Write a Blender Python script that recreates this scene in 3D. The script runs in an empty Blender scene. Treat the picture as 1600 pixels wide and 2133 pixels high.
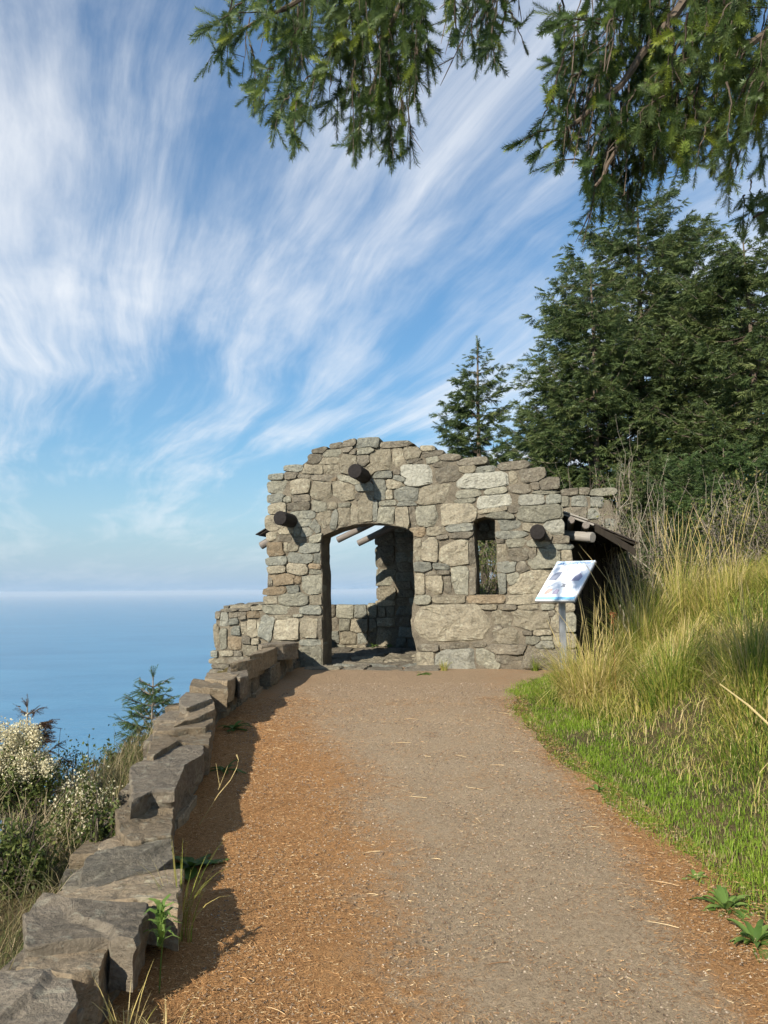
import bpy, bmesh, math, random
import numpy as np
from mathutils import Vector, Matrix, noise

# ------------------------------------------------------------------ camera, sky, sun
sc = bpy.context.scene
W_PX, H_PX, F_PX = 1600.0, 2133.0, 1602.0
PITCH, ROLL, EYE = math.radians(5.75), math.radians(-0.45), Vector((0, 0, 1.6))
cam_data = bpy.data.cameras.new('camera')
cam = bpy.data.objects.new('camera', cam_data)
sc.collection.objects.link(cam)
cam_data.sensor_fit = 'VERTICAL'
cam_data.sensor_height = 36.0
cam_data.lens = 36.0 * F_PX / H_PX
cam_data.clip_start = 0.05
cam_data.clip_end = 200000
CM = Matrix.Rotation(math.pi / 2 + PITCH, 3, 'X') @ Matrix.Rotation(ROLL, 3, 'Z')
cam.matrix_world = Matrix.Translation(EYE) @ CM.to_4x4()
sc.camera = cam

SUN_AZ, SUN_EL = math.radians(31), math.radians(30)      # light travels towards +Y, swung to +X
sdir = Vector((math.sin(SUN_AZ) * math.cos(SUN_EL), math.cos(SUN_AZ) * math.cos(SUN_EL), -math.sin(SUN_EL)))
sun_d = bpy.data.lights.new('sun', 'SUN')
sun_d.energy = 5.0
sun_d.angle = math.radians(0.53)
sun_d.color = (1.0, 0.93, 0.82)
sun = bpy.data.objects.new('sun', sun_d)
sc.collection.objects.link(sun)
sun.rotation_euler = sdir.to_track_quat('-Z', 'Y').to_euler()
sc.view_settings.view_transform = 'Standard'
sc.view_settings.look = 'None'
sc.view_settings.exposure = 0.5
sc.view_settings.gamma = 1.0
sc.cycles.max_bounces = 4
sc.cycles.diffuse_bounces = 2
sc.cycles.glossy_bounces = 2
sc.cycles.use_light_tree = False
sc.cycles.use_adaptive_sampling = True
sc.cycles.adaptive_threshold = 0.02
sc.cycles.transparent_max_bounces = 8
sc.cycles.volume_bounces = 0


class NT:
    """small helper round a node tree"""
    def __init__(self, tree):
        self.t = tree
        tree.nodes.clear()

    def n(self, kind, props=None, **ins):
        nd = self.t.nodes.new('ShaderNode' + kind)
        for k, v in (props or {}).items():
            setattr(nd, k, v)
        for k, v in ins.items():
            key = int(k[1:]) if k[0] == 'i' and k[1:].isdigit() else k.replace('_', ' ')
            sk = nd.inputs[key]
            if isinstance(v, bpy.types.NodeSocket):
                self.t.links.new(v, sk)
            else:
                sk.default_value = v
        return nd

    def math(self, op, a, b=0.0, c=0.0, clamp=False):
        return self.n('Math', {'operation': op, 'use_clamp': clamp}, i0=a, i1=b, i2=c).outputs[0]

    def ramp(self, fac, stops, interp='LINEAR'):
        nd = self.t.nodes.new('ShaderNodeValToRGB')
        nd.color_ramp.interpolation = interp
        el = nd.color_ramp.elements
        while len(el) < len(stops):
            el.new(0.5)
        for e, (p, c) in zip(el, stops):
            e.position = p
            e.color = (c, c, c, 1) if isinstance(c, (int, float)) else (*c, 1)
        self.t.links.new(fac, nd.inputs[0])
        return nd.outputs[0]

    def mix(self, fac, a, b, blend='MIX'):
        nd = self.n('Mix', {'data_type': 'RGBA', 'blend_type': blend})
        for i, v in ((0, fac), (6, a), (7, b)):
            if isinstance(v, bpy.types.NodeSocket):
                self.t.links.new(v, nd.inputs[i])
            else:
                nd.inputs[i].default_value = v if i == 0 else (*v, 1)
        return nd.outputs[2]

    def noise(self, vec, scale, detail=6, rough=0.55, dist=0.0, out=0):
        return self.n('TexNoise', None, Vector=vec, Scale=scale, Detail=detail, Roughness=rough, Distortion=dist).outputs[out]

    def link(self, a, b):
        self.t.links.new(a, b)


# ---- world: Nishita sky with cirrus streaks drawn on a high flat layer
world = bpy.data.worlds.new('World')
sc.world = world
world.use_nodes = True
w = NT(world.node_tree)
tc = w.n('TexCoord').outputs['Generated']
sky = w.n('TexSky', {'sky_type': 'NISHITA', 'sun_disc': False, 'sun_elevation': SUN_EL,
                     'sun_rotation': math.pi + SUN_AZ, 'altitude': 250.0, 'air_density': 1.25,
                     'dust_density': 0.0, 'ozone_density': 3.0}).outputs[0]
sky = w.n('HueSaturation', None, Color=sky, Saturation=1.9, Value=1.3, Fac=1.0).outputs[0]
sep = w.n('SeparateXYZ', None, Vector=tc)
dx, dy, dz = sep.outputs
zz = w.math('ADD', w.math('MAXIMUM', dz, 0.0), 0.06)
cu = w.math('DIVIDE', dx, zz)
cv = w.math('DIVIDE', dy, zz)
ca, sa = math.cos(math.radians(-23)), math.sin(math.radians(-23))
# a: along the streaks (towards azimuth -17 deg), b: across
a_ = w.math('ADD', w.math('MULTIPLY', cu, sa), w.math('MULTIPLY', cv, ca))
b_ = w.math('SUBTRACT', w.math('MULTIPLY', cu, ca), w.math('MULTIPLY', cv, sa))
base = w.n('CombineXYZ', None, X=a_, Y=b_, Z=0.0).outputs[0]
OFFS = (4.1, 18.8, 13.8, 19.3)
warp = w.n('TexNoise', None, Vector=base, Scale=0.55, Detail=3.0, Roughness=0.45).outputs[1]
warped = w.n('VectorMath', {'operation': 'MULTIPLY_ADD'}, i0=warp, i1=(1.2, 0.55, 0), i2=base).outputs[0]
str1 = w.n('Mapping', None, Vector=warped, Scale=(0.34, 1.0, 1), Location=(OFFS[0], OFFS[1], 0)).outputs[0]
n_big = w.noise(str1, 0.85, 3, 0.45)
str2 = w.n('Mapping', None, Vector=warped, Scale=(0.40, 3.0, 1), Location=(OFFS[2], OFFS[3], 0)).outputs[0]
n_fine = w.noise(str2, 1.3, 10, 0.64, 0.25)
str3 = w.n('Mapping', None, Vector=warped, Scale=(1.0, 1.7, 1), Location=(OFFS[3] + 5, OFFS[0], 0)).outputs[0]
n_soft = w.noise(str3, 1.6, 7, 0.55, 0.2)
dens = w.math('ADD', w.math('MULTIPLY', n_big, 1.15), w.math('MULTIPLY', n_fine, 0.80))
dens = w.math('ADD', dens, w.math('MULTIPLY', n_soft, 0.35))
cov = w.n('MapRange', {'interpolation_type': 'SMOOTHSTEP'}, Value=dens, i1=1.00, i2=1.50, i3=0.10, i4=0.95).outputs[0]
CLOUD_STR = 0.74
cloud = w.n('RGB')
cloud.outputs[0].default_value = (0.93, 0.96, 1.0, 1)
skyb = w.n('Background', None, Color=sky, Strength=0.070)
clb = w.n('Background', None, Color=cloud.outputs[0], Strength=CLOUD_STR)
hz = w.n('MapRange', {'interpolation_type': 'SMOOTHSTEP'}, Value=dz, i1=0.0, i2=0.18, i3=0.12, i4=1.0).outputs[0]
hzb = w.n('Background', None, Color=(0.48, 0.72, 1.0, 1), Strength=0.54)
low = w.math('POWER', 2.718, w.math('MULTIPLY', w.math('MAXIMUM', dz, 0.0), -4.0))
mx0 = w.n('MixShader', None, i0=w.math('MULTIPLY', low, 1.0), i1=skyb.outputs[0], i2=hzb.outputs[0])
mx = w.n('MixShader', None, i0=w.math('MULTIPLY', cov, hz), i1=mx0.outputs[0], i2=clb.outputs[0])
w.link(mx.outputs[0], w.n('OutputWorld').inputs[0])

# ------------------------------------------------------------------ helpers
rng = np.random.default_rng(7)
random.seed(7)
COL = sc.collection


def ray(px, py):
    return (CM @ Vector(((px - W_PX / 2) / F_PX, (H_PX / 2 - py) / F_PX, -1))).normalized()


def at_y(px, py, Y):
    d = ray(px, py)
    return EYE + d * (Y / d.y)


def on_plane(px, py, P, N):
    d = ray(px, py)
    return EYE + d * ((P - EYE).dot(N) / d.dot(N))


def smooth01(t):
    t = np.clip(t, 0, 1)
    return t * t * (3 - 2 * t)


# low wall centre line and path's right edge, world metres
WALL_Y = np.array([-3.0, 1.0, 2.3, 3.3, 4.15, 5.1, 5.8, 7.2, 8.25, 9.3, 10.4, 11.6])
WALL_X = np.array([-1.02, -1.05, -1.11, -1.12, -1.31, -1.36, -1.50, -1.76, -1.72, -1.60, -1.54, -1.48])
EDGE_Y = np.array([-4, 0.5, 3.3, 4.2, 5.7, 7.0, 8.1, 9.3, 10.2, 11.0, 14])
EDGE_X = np.array([2.2, 1.9, 1.66, 1.56, 1.40, 1.33, 1.33, 1.5, 1.9, 2.7, 3.4])


def wall_x(y):
    return np.interp(y, WALL_Y, WALL_X)


def edge_x(y):
    return np.interp(y, EDGE_Y, EDGE_X)


def g(x, y):
    """ground height"""
    x = np.asarray(x, float)
    y = np.asarray(y, float)
    z = 0.04 * np.clip(y, -8, 11.0)
    # bank on the right
    b = np.maximum(0, x - edge_x(y) - 0.02)
    fade = 0.35 + 0.65 * smooth01((y + 2) / 6)
    bank = 0.08 * smooth01(b / 0.5) + 0.50 * np.maximum(0, b - 0.5) * smooth01((b - 0.3) / 1.2)
    back = smooth01((y - 11.5) / 5.0)
    bank = bank * fade * (1 - 0.72 * back)
    z = z + bank
    # seaward drop, left of the low wall
    l = np.maximum(0, wall_x(y) - 0.2 - x - 0.8 * smooth01((y - 11.6) / 0.5) * (1 - smooth01((y - 15) / 1.0)))
    shelf = np.interp(y, [0, 4, 6, 7.5, 18], [1.5, 1.3, 0.5, 0.15, 0.15])
    z = z - 0.16 * np.minimum(l, shelf) - 1.1 * np.maximum(0, l - shelf)
    # drop beyond the shelter
    f = np.maximum(0, y - 17.0 - 0.55 * np.maximum(0, x))
    z = z - 0.6 * f * smooth01(f / 5) - 0.3 * np.maximum(0, f - 6)
    bump = 0.05 * np.sin(1.9 * x + 1.3 * y) * np.sin(1.1 * x - 2.3 * y) * np.clip(np.maximum(b, l) / 1.5, 0, 1)
    return np.maximum(z + bump, -240.6)


def on_ground(px, py):
    d = ray(px, py)
    t = 1.0
    for i in range(4000):
        p = EYE + d * t
        if p.z <= float(g(p.x, p.y)):
            break
        t += 0.01 + 0.002 * t
    return EYE + d * t


def link(o, parent=None):
    COL.objects.link(o)
    if parent is not None:
        o.parent = parent
    return o


def tag(o, label=None, cat=None, group=None, kind=None):
    for k, v in (('label', label), ('category', cat), ('group', group), ('kind', kind)):
        if v:
            o[k] = v
    return o


def empty(name, loc=(0, 0, 0)):
    o = bpy.data.objects.new(name, None)
    o.location = loc
    o.empty_display_size = 0.1
    return link(o)


def mesh_np(name, V, F, mat, parent=None, tint=None, smooth=False, loc=None):
    """V (n,3), F (m,3|4) arrays -> one mesh object"""
    V = np.asarray(V, np.float32)
    F = np.asarray(F, np.int32)
    if loc is not None:
        V = V - np.asarray(loc, np.float32)
    me = bpy.data.meshes.new(name)
    k = F.shape[1]
    me.vertices.add(len(V))
    me.vertices.foreach_set('co', V.ravel())
    me.loops.add(F.size)
    me.loops.foreach_set('vertex_index', F.ravel())
    me.polygons.add(len(F))
    me.polygons.foreach_set('loop_start', np.arange(0, F.size, k, dtype=np.int32))
    me.polygons.foreach_set('loop_total', np.full(len(F), k, np.int32))
    me.polygons.foreach_set('use_smooth', np.full(len(F), bool(smooth)))
    if tint is not None:
        at = me.attributes.new('tint', 'FLOAT', 'POINT')
        at.data.foreach_set('value', np.asarray(tint, np.float32).ravel())
    me.update(calc_edges=True)
    me.validate()
    if mat is not None:
        me.materials.append(mat)
    o = bpy.data.objects.new(name, me)
    if loc is not None:
        o.location = loc
    return link(o, parent)


def mesh_py(name, verts, faces, mat, parent=None, smooth=False, loc=None):
    me = bpy.data.meshes.new(name)
    if loc is not None:
        verts = [(v[0] - loc[0], v[1] - loc[1], v[2] - loc[2]) for v in verts]
    me.from_pydata([tuple(v) for v in verts], [], [tuple(f) for f in faces])
    me.update()
    if smooth:
        me.polygons.foreach_set('use_smooth', np.ones(len(me.polygons), bool))
    me.materials.append(mat)
    o = bpy.data.objects.new(name, me)
    if loc is not None:
        o.location = loc
    return link(o, parent)


def frames(dirs, roll=None):
    """rotation matrices whose first column is dir"""
    d = np.asarray(dirs, float)
    d = d / np.linalg.norm(d, axis=1, keepdims=True)
    up = np.where(np.abs(d[:, 2:3]) > 0.95, np.array([[1.0, 0, 0]]), np.array([[0, 0, 1.0]]))
    y = np.cross(up, d)
    y /= np.linalg.norm(y, axis=1, keepdims=True)
    z = np.cross(d, y)
    if roll is not None:
        c, s = np.cos(roll)[:, None], np.sin(roll)[:, None]
        y, z = y * c + z * s, z * c - y * s
    return np.stack([d, y, z], axis=2)


def scatter(tv, tf, pos, R, scale, tint, tvt=None):
    """copies of a template as arrays"""
    k, n = len(pos), len(tv)
    s = np.asarray(scale, float)
    s = s.reshape(k, 1, -1)
    V = np.einsum('kij,knj->kni', R, tv[None] * s) + np.asarray(pos)[:, None, :]
    F = tf[None] + (np.arange(k) * n)[:, None, None]
    T = np.repeat(np.asarray(tint), n)
    if tvt is not None:
        T = T + np.tile(tvt, k)
    return V.reshape(-1, 3), F.reshape(-1, tf.shape[1]), T


def tube(pts, radii, n=6):
    """tapered tube through points -> V, F(quads)"""
    pts = np.asarray(pts, float)
    d = np.gradient(pts, axis=0)
    R = frames(d)
    a = np.linspace(0, 2 * math.pi, n, endpoint=False)
    ring = np.stack([np.zeros(n), np.cos(a), np.sin(a)], 1)
    V = np.einsum('kij,nj->kni', R, ring) * np.asarray(radii)[:, None, None] + pts[:, None, :]
    k = len(pts)
    F = []
    for i in range(k - 1):
        for j in range(n):
            j2 = (j + 1) % n
            F.append((i * n + j, i * n + j2, (i + 1) * n + j2, (i + 1) * n + j))
    return V.reshape(-1, 3), np.array(F)


class Bag:
    """collects arrays for one mesh (all faces same size)"""
    def __init__(self):
        self.V, self.F, self.T, self.n = [], [], [], 0

    def add(self, V, F, T=0.5):
        V = np.asarray(V)
        self.V.append(V)
        self.F.append(np.asarray(F) + self.n)
        self.T.append(np.broadcast_to(np.asarray(T, float), (len(V),)))
        self.n += len(V)

    def build(self, name, mat, parent=None, smooth=False, loc=None):
        return mesh_np(name, np.concatenate(self.V), np.concatenate(self.F), mat, parent,
                       np.concatenate(self.T), smooth, loc)


def blades(pos, height, width, lean_dir, lean, segs=3):
    """curved grass blades; pos (k,3), lean_dir angle, lean 0..1.5"""
    k = len(pos)
    out = []
    side = np.stack([-np.sin(lean_dir + rng.normal(0, .7, k)), np.cos(lean_dir), np.zeros(k)], 1)
    hd = np.stack([np.cos(lean_dir), np.sin(lean_dir), np.zeros(k)], 1)
    rows = []
    for i in range(segs + 1):
        t = i / segs
        ang = lean * t
        c = pos + hd * (height * t * np.sin(ang) * 0.8)[:, None]
        c[:, 2] += height * t * np.cos(ang * 0.85)
        wd = width * (1 - t) ** 0.6 * 0.5
        if i < segs:
            rows.append(c - side * wd[:, None])
            rows.append(c + side * wd[:, None])
        else:
            rows.append(c)
    V = np.stack(rows, 1)
    n = V.shape[1]
    f = []
    for i in range(segs - 1):
        a = 2 * i
        f += [(a, a + 1, a + 3), (a, a + 3, a + 2)]
    a = 2 * (segs - 1)
    f.append((a, a + 1, a + 2))
    F = np.array(f)[None] + (np.arange(k) * n)[:, None, None]
    return V.reshape(-1, 3), F.reshape(-1, 3), n


# ------------------------------------------------------------------ materials
def new_mat(name):
    m = bpy.data.materials.new(name)
    m.use_nodes = True
    return m, NT(m.node_tree)


def finish(nt, color, rough=0.9, spec=0.15, bump=None, strength=0.5, dist=0.02, normal=None):
    p = nt.n('BsdfPrincipled', None, Roughness=rough)
    p.inputs['Specular IOR Level'].default_value = spec
    if isinstance(color, bpy.types.NodeSocket):
        nt.link(color, p.inputs['Base Color'])
    else:
        p.inputs['Base Color'].default_value = (*color, 1)
    if bump is not None:
        b = nt.n('Bump', None, Height=bump, Strength=strength, Distance=dist)
        nt.link(b.outputs[0], p.inputs['Normal'])
    nt.link(p.outputs[0], nt.n('OutputMaterial').inputs[0])
    return p


def stone_mat(name, c1, c2, c3, lichen=0.5, layer=4.0):
    m, t = new_mat(name)
    oc = t.n('TexCoord').outputs['Object']
    rnd = t.n('ObjectInfo').outputs['Random']
    off = t.n('CombineXYZ', None, X=t.math('MULTIPLY', rnd, 71.0), Y=t.math('MULTIPLY', rnd, 33.0), Z=t.math('MULTIPLY', rnd, 17.0)).outputs[0]
    v = t.n('VectorMath', {'operation': 'ADD'}, i0=oc, i1=off).outputs[0]
    n1 = t.noise(v, 5.0, 7, 0.62, 0.4)
    n2 = t.noise(v, 34.0, 8, 0.68)
    vl = t.n('Mapping', None, Vector=v, Scale=(1, 1, layer), Rotation=(0.5, 0.3, 0)).outputs[0]
    n3 = t.noise(vl, 7.0, 8, 0.65, 0.6)
    col = t.mix(t.ramp(n1, [(0.32, 0.0), (0.68, 1.0)]), c1, c2)
    col = t.mix(t.ramp(n3, [(0.45, 0.0), (0.75, 0.75)]), col, c3)
    col = t.mix(1.0, col, t.ramp(n2, [(0.22, 0.45), (0.5, 0.95), (0.78, 1.3)]), 'MULTIPLY')
    ln = t.noise(v, 15.0, 5, 0.6, 0.8)
    col = t.mix(t.math('MULTIPLY', t.ramp(ln, [(0.56, 0.0), (0.64, 1.0)]), lichen), col, (0.40, 0.38, 0.28))
    dk = t.noise(v, 9.0, 6, 0.6, 1.2)
    col = t.mix(t.math('MULTIPLY', t.ramp(dk, [(0.55, 0.0), (0.70, 1.0)]), 0.45), col, (0.07, 0.065, 0.055))
    val = t.math('MULTIPLY_ADD', rnd, 0.45, 0.76)
    col = t.mix(1.0, col, t.n('CombineColor', None, Red=val, Green=val, Blue=val).outputs[0], 'MULTIPLY')
    h = t.math('ADD', t.math('MULTIPLY', n2, 0.35), t.math('ADD', n3, t.math('MULTIPLY', n1, 0.8)))
    n4 = t.noise(v, 95.0, 5, 0.7)
    h = t.math('ADD', h, t.math('MULTIPLY', n4, 0.16))
    finish(t, col, 0.92, 0.12, h, 0.9, 0.035)
    return m


M = {}
M['t'] = stone_mat('stone_tan', (0.285, 0.247, 0.172), (0.225, 0.197, 0.142), (0.335, 0.292, 0.208))
M['g'] = stone_mat('stone_greygreen', (0.245, 0.230, 0.170), (0.20, 0.190, 0.145), (0.30, 0.278, 0.208))
M['b'] = stone_mat('stone_bluegrey', (0.21, 0.207, 0.165), (0.17, 0.169, 0.14), (0.265, 0.254, 0.20), 0.3)
M['d'] = stone_mat('stone_brown', (0.185, 0.158, 0.115), (0.135, 0.12, 0.092), (0.23, 0.20, 0.145), 0.3)
M['r'] = stone_mat('stone_rust', (0.245, 0.185, 0.115), (0.185, 0.145, 0.096), (0.285, 0.228, 0.15), 0.2)
M['l'] = stone_mat('stone_pale', (0.325, 0.312, 0.25), (0.275, 0.266, 0.216), (0.375, 0.355, 0.28), 0.3)
M['cap'] = stone_mat('stone_cap', (0.275, 0.212, 0.135), (0.205, 0.16, 0.106), (0.335, 0.265, 0.175), 0.35, 2.2)
M['capg'] = stone_mat('stone_cap_grey', (0.235, 0.195, 0.14), (0.18, 0.15, 0.11), (0.30, 0.248, 0.182), 0.35, 2.2)

m, t = new_mat('mortar')
oc = t.n('TexCoord').outputs['Object']
n1, n2 = t.noise(oc, 6, 6), t.noise(oc, 60, 8, 0.7)
col = t.mix(t.ramp(n1, [(0.3, 0.0), (0.7, 1.0)]), (0.15, 0.127, 0.092), (0.26, 0.222, 0.16))
col = t.mix(1.0, col, t.ramp(n2, [(0.3, 0.5), (0.7, 1.2)]), 'MULTIPLY')
finish(t, col, 0.95, 0.1, n2, 1.0, 0.02)
M['mortar'] = m


def wood_mat(name, c1, c2, ringed=False):
    m, t = new_mat(name)
    oc = t.n('TexCoord').outputs['Object']
    v = t.n('Mapping', None, Vector=oc, Scale=(14, 14, 1.6)).outputs[0]
    n1 = t.noise(v, 2.0, 8, 0.65, 0.3)
    n2 = t.noise(oc, 3.0, 4)
    col = t.mix(t.ramp(n1, [(0.3, 0.0), (0.7, 1.0)]), c1, c2)
    col = t.mix(t.ramp(n2, [(0.4, 0.0), (0.7, 0.5)]), col, c1)
    finish(t, col, 0.85, 0.2, n1, 0.7, 0.01)
    return m


M['char'] = wood_mat('charred_log', (0.012, 0.010, 0.009), (0.035, 0.030, 0.027))
M['grey_wood'] = wood_mat('weathered_log', (0.13, 0.11, 0.095), (0.27, 0.235, 0.20))
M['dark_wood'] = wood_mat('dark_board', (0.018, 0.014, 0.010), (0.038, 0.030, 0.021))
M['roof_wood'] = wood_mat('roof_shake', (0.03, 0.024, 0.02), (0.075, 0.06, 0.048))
M['pale_wood'] = wood_mat('pale_board', (0.22, 0.20, 0.17), (0.40, 0.37, 0.32))


def plain(name, c, rough=0.6, spec=0.3, metal=0.0):
    m, t = new_mat(name)
    p = finish(t, c, rough, spec)
    p.inputs['Metallic'].default_value = metal
    return m


def leaf_mat(name, stops, trans=0.35, rough=0.55, spec=0.25):
    """foliage coloured by the per-plant 'tint' attribute"""
    m, t = new_mat(name)
    a = t.n('Attribute', {'attribute_name': 'tint'}).outputs['Fac']
    col = t.ramp(a, stops)
    p = t.n('BsdfPrincipled', None, Base_Color=col, Roughness=rough)
    p.inputs['Specular IOR Level'].default_value = spec
    tr = t.n('BsdfTranslucent', None, Color=col)
    mx = t.n('MixShader', None, i0=trans, i1=p.outputs[0], i2=tr.outputs[0])
    t.link(mx.outputs[0], t.n('OutputMaterial').inputs[0])
    return m


M['needle_near'] = leaf_mat('spruce_needles_near', [(0, (0.030, 0.052, 0.016)), (0.45, (0.085, 0.135, 0.036)), (0.7, (0.155, 0.210, 0.080)), (0.85, (0.22, 0.285, 0.05)), (1, (0.30, 0.34, 0.05))], 0.35, 0.4, 0.35)
M['needle_far'] = leaf_mat('spruce_needles_far', [(0, (0.040, 0.066, 0.024)), (0.4, (0.088, 0.125, 0.042)), (0.75, (0.150, 0.185, 0.060)), (1, (0.26, 0.26, 0.10))], 0.28, 0.5, 0.3)
M['needle_bright'] = leaf_mat('spruce_needles_bright', [(0, (0.045, 0.075, 0.024)), (0.5, (0.085, 0.135, 0.042)), (1, (0.14, 0.19, 0.07))], 0.3, 0.45, 0.3)
M['needle_dead'] = leaf_mat('spruce_needles_brown', [(0, (0.05, 0.030, 0.018)), (0.5, (0.11, 0.062, 0.03)), (0.8, (0.10, 0.085, 0.035)), (1, (0.055, 0.08, 0.03))], 0.25)
M['grass'] = leaf_mat('lawn_grass', [(0, (0.09, 0.14, 0.016)), (0.45, (0.19, 0.29, 0.03)), (0.8, (0.31, 0.41, 0.045)), (0.86, (0.36, 0.30, 0.13)), (1, (0.50, 0.40, 0.21))], 0.4, 0.5, 0.2)
M['tall'] = leaf_mat('tall_grass', [(0, (0.07, 0.125, 0.016)), (0.3, (0.17, 0.235, 0.03)), (0.5, (0.35, 0.34, 0.065)), (0.72, (0.56, 0.44, 0.15)), (1, (0.70, 0.56, 0.28))], 0.3, 0.5, 0.2)
M['slope'] = leaf_mat('slope_grass', [(0, (0.05, 0.075, 0.02)), (0.35, (0.12, 0.13, 0.04)), (0.65, (0.26, 0.205, 0.105)), (1, (0.44, 0.35, 0.21))], 0.3, 0.6, 0.15)
M['litter'] = leaf_mat('fallen_needles', [(0, (0.09, 0.042, 0.018)), (0.4, (0.32, 0.16, 0.06)), (0.8, (0.55, 0.31, 0.13)), (1, (0.72, 0.54, 0.30))], 0.1, 0.7, 0.2)
M['shrub'] = leaf_mat('shrub_leaves', [(0, (0.035, 0.055, 0.014)), (0.5, (0.085, 0.115, 0.028)), (0.85, (0.17, 0.185, 0.05)), (1, (0.26, 0.21, 0.08))], 0.3)
M['weed'] = leaf_mat('weed_leaves', [(0, (0.06, 0.12, 0.02)), (0.5, (0.13, 0.22, 0.045)), (1, (0.24, 0.34, 0.08))], 0.4, 0.45, 0.3)
M['bloom'] = leaf_mat('cream_flowers', [(0, (0.55, 0.48, 0.28)), (1, (0.85, 0.78, 0.54))], 0.35)
M['lichen'] = leaf_mat('lichen_tufts', [(0, (0.20, 0.20, 0.10)), (1, (0.42, 0.42, 0.27))], 0.3)
M['bark'] = leaf_mat('bark', [(0, (0.06, 0.045, 0.033)), (0.5, (0.15, 0.115, 0.085)), (1, (0.33, 0.29, 0.22))], 0.0, 0.9, 0.1)

# ground soil
m, t = new_mat('soil')
oc = t.n('TexCoord').outputs['Object']
n1, n2 = t.noise(oc, 1.7, 6), t.noise(oc, 30, 8, 0.7)
col = t.mix(t.ramp(n1, [(0.35, 0.0), (0.65, 1.0)]), (0.075, 0.070, 0.028), (0.13, 0.095, 0.045))
col = t.mix(1.0, col, t.ramp(n2, [(0.3, 0.5), (0.7, 1.4)]), 'MULTIPLY')
finish(t, col, 0.95, 0.1, n2, 0.8, 0.04)
M['soil'] = m

# path: gravel with drifts of orange needles
m, t = new_mat('path_gravel')
oc = t.n('TexCoord').outputs['Object']
sx = t.n('SeparateXYZ', None, Vector=oc)
grit = t.n('TexVoronoi', None, Vector=oc, Scale=85.0)
n_hi = t.noise(oc, 140, 6, 0.75)
n_mid = t.noise(oc, 14, 8, 0.65, 0.4)
n_lo = t.noise(oc, 1.1, 5, 0.6, 0.3)
gcol = t.mix(t.ramp(grit.outputs['Color'], [(0.1, 0.0), (0.9, 1.0)]), (0.26, 0.195, 0.122), (0.47, 0.36, 0.235))
gcol = t.mix(t.ramp(n_hi, [(0.42, 0.0), (0.62, 0.8)]), gcol, (0.52, 0.40, 0.26))
gcol = t.mix(t.ramp(n_hi, [(0.30, 0.9), (0.42, 0.0)]), gcol, (0.055, 0.045, 0.035))
lit1 = t.mix(t.ramp(n_hi, [(0.33, 0.0), (0.66, 1.0)]), (0.22, 0.10, 0.036), (0.66, 0.36, 0.145))
# drift factor: thick at the wall side and at the right margin, thin in the trodden middle
cl = t.math('SUBTRACT', sx.outputs[0], t.math('MULTIPLY_ADD', sx.outputs[1], -0.12, 0.42))
left = t.n('MapRange', {'interpolation_type': 'SMOOTHSTEP'}, Value=cl, i1=-0.75, i2=0.85, i3=1.0, i4=0.0).outputs[0]
right = t.n('MapRange', {'interpolation_type': 'SMOOTHSTEP'}, Value=sx.outputs[0], i1=0.95, i2=1.45, i3=0.0, i4=0.75).outputs[0]
far = t.n('MapRange', {'interpolation_type': 'SMOOTHSTEP'}, Value=sx.outputs[1], i1=5.0, i2=9.5, i3=1.0, i4=0.45).outputs[0]
dr = t.math('MULTIPLY', t.math('MAXIMUM', left, right), far)
dr = t.math('ADD', dr, t.math('MULTIPLY', t.math('SUBTRACT', n_mid, 0.5), 1.1))
dr = t.math('ADD', dr, t.math('MULTIPLY', t.math('SUBTRACT', n_lo, 0.5), 0.9))
dr = t.math('ADD', dr, t.math('MULTIPLY', t.math('SUBTRACT', n_hi, 0.5), 1.2), 0, True)
col = t.mix(t.ramp(dr, [(0.3, 0.05), (0.7, 0.95)]), gcol, lit1)
brown = t.n('MapRange', {'interpolation_type': 'SMOOTHSTEP'}, Value=sx.outputs[1], i1=6.5, i2=10.5, i3=0.0, i4=0.55).outputs[0]
col = t.mix(brown, col, t.mix(t.ramp(n_hi, [(0.35, 0.0), (0.65, 1.0)]), (0.20, 0.125, 0.07), (0.42, 0.28, 0.165)))
h = t.math('ADD', n_hi, t.math('MULTIPLY', n_mid, 1.5))
finish(t, col, 0.95, 0.1, h, 0.9, 0.02)
M['path'] = m

# sea
m, t = new_mat('sea_water')
oc = t.n('TexCoord').outputs['Object']
wv = t.n('Mapping', None, Vector=oc, Scale=(1.0, 2.2, 1), Rotation=(0, 0, 0.5)).outputs[0]
n1 = t.noise(wv, 0.030, 9, 0.6, 0.2)
n2 = t.noise(t.n('Mapping', None, Vector=oc, Scale=(1, 3.0, 1), Rotation=(0, 0, -0.25)).outputs[0], 0.0016, 7, 0.6, 0.8)
col = t.mix(t.ramp(n2, [(0.35, 0.0), (0.7, 1.0)]), (0.050, 0.18, 0.31), (0.085, 0.26, 0.40))
p = finish(t, col, 0.35, 0.5, n1, 0.5, 6.0)
p.inputs['IOR'].default_value = 1.33
M['sea'] = m

# ------------------------------------------------------------------ setting: terrain, sea, path
def spread(lo, hi, step, grow, lim_lo, lim_hi):
    mid = list(np.arange(lo, hi + 1e-6, step))
    a, s = lo, step
    left = []
    while a > lim_lo:
        s *= grow
        a -= s
        left.append(a)
    a, s = hi, step
    right = []
    while a < lim_hi:
        s *= grow
        a += s
        right.append(a)
    return np.array(left[::-1] + mid + right)


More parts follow.
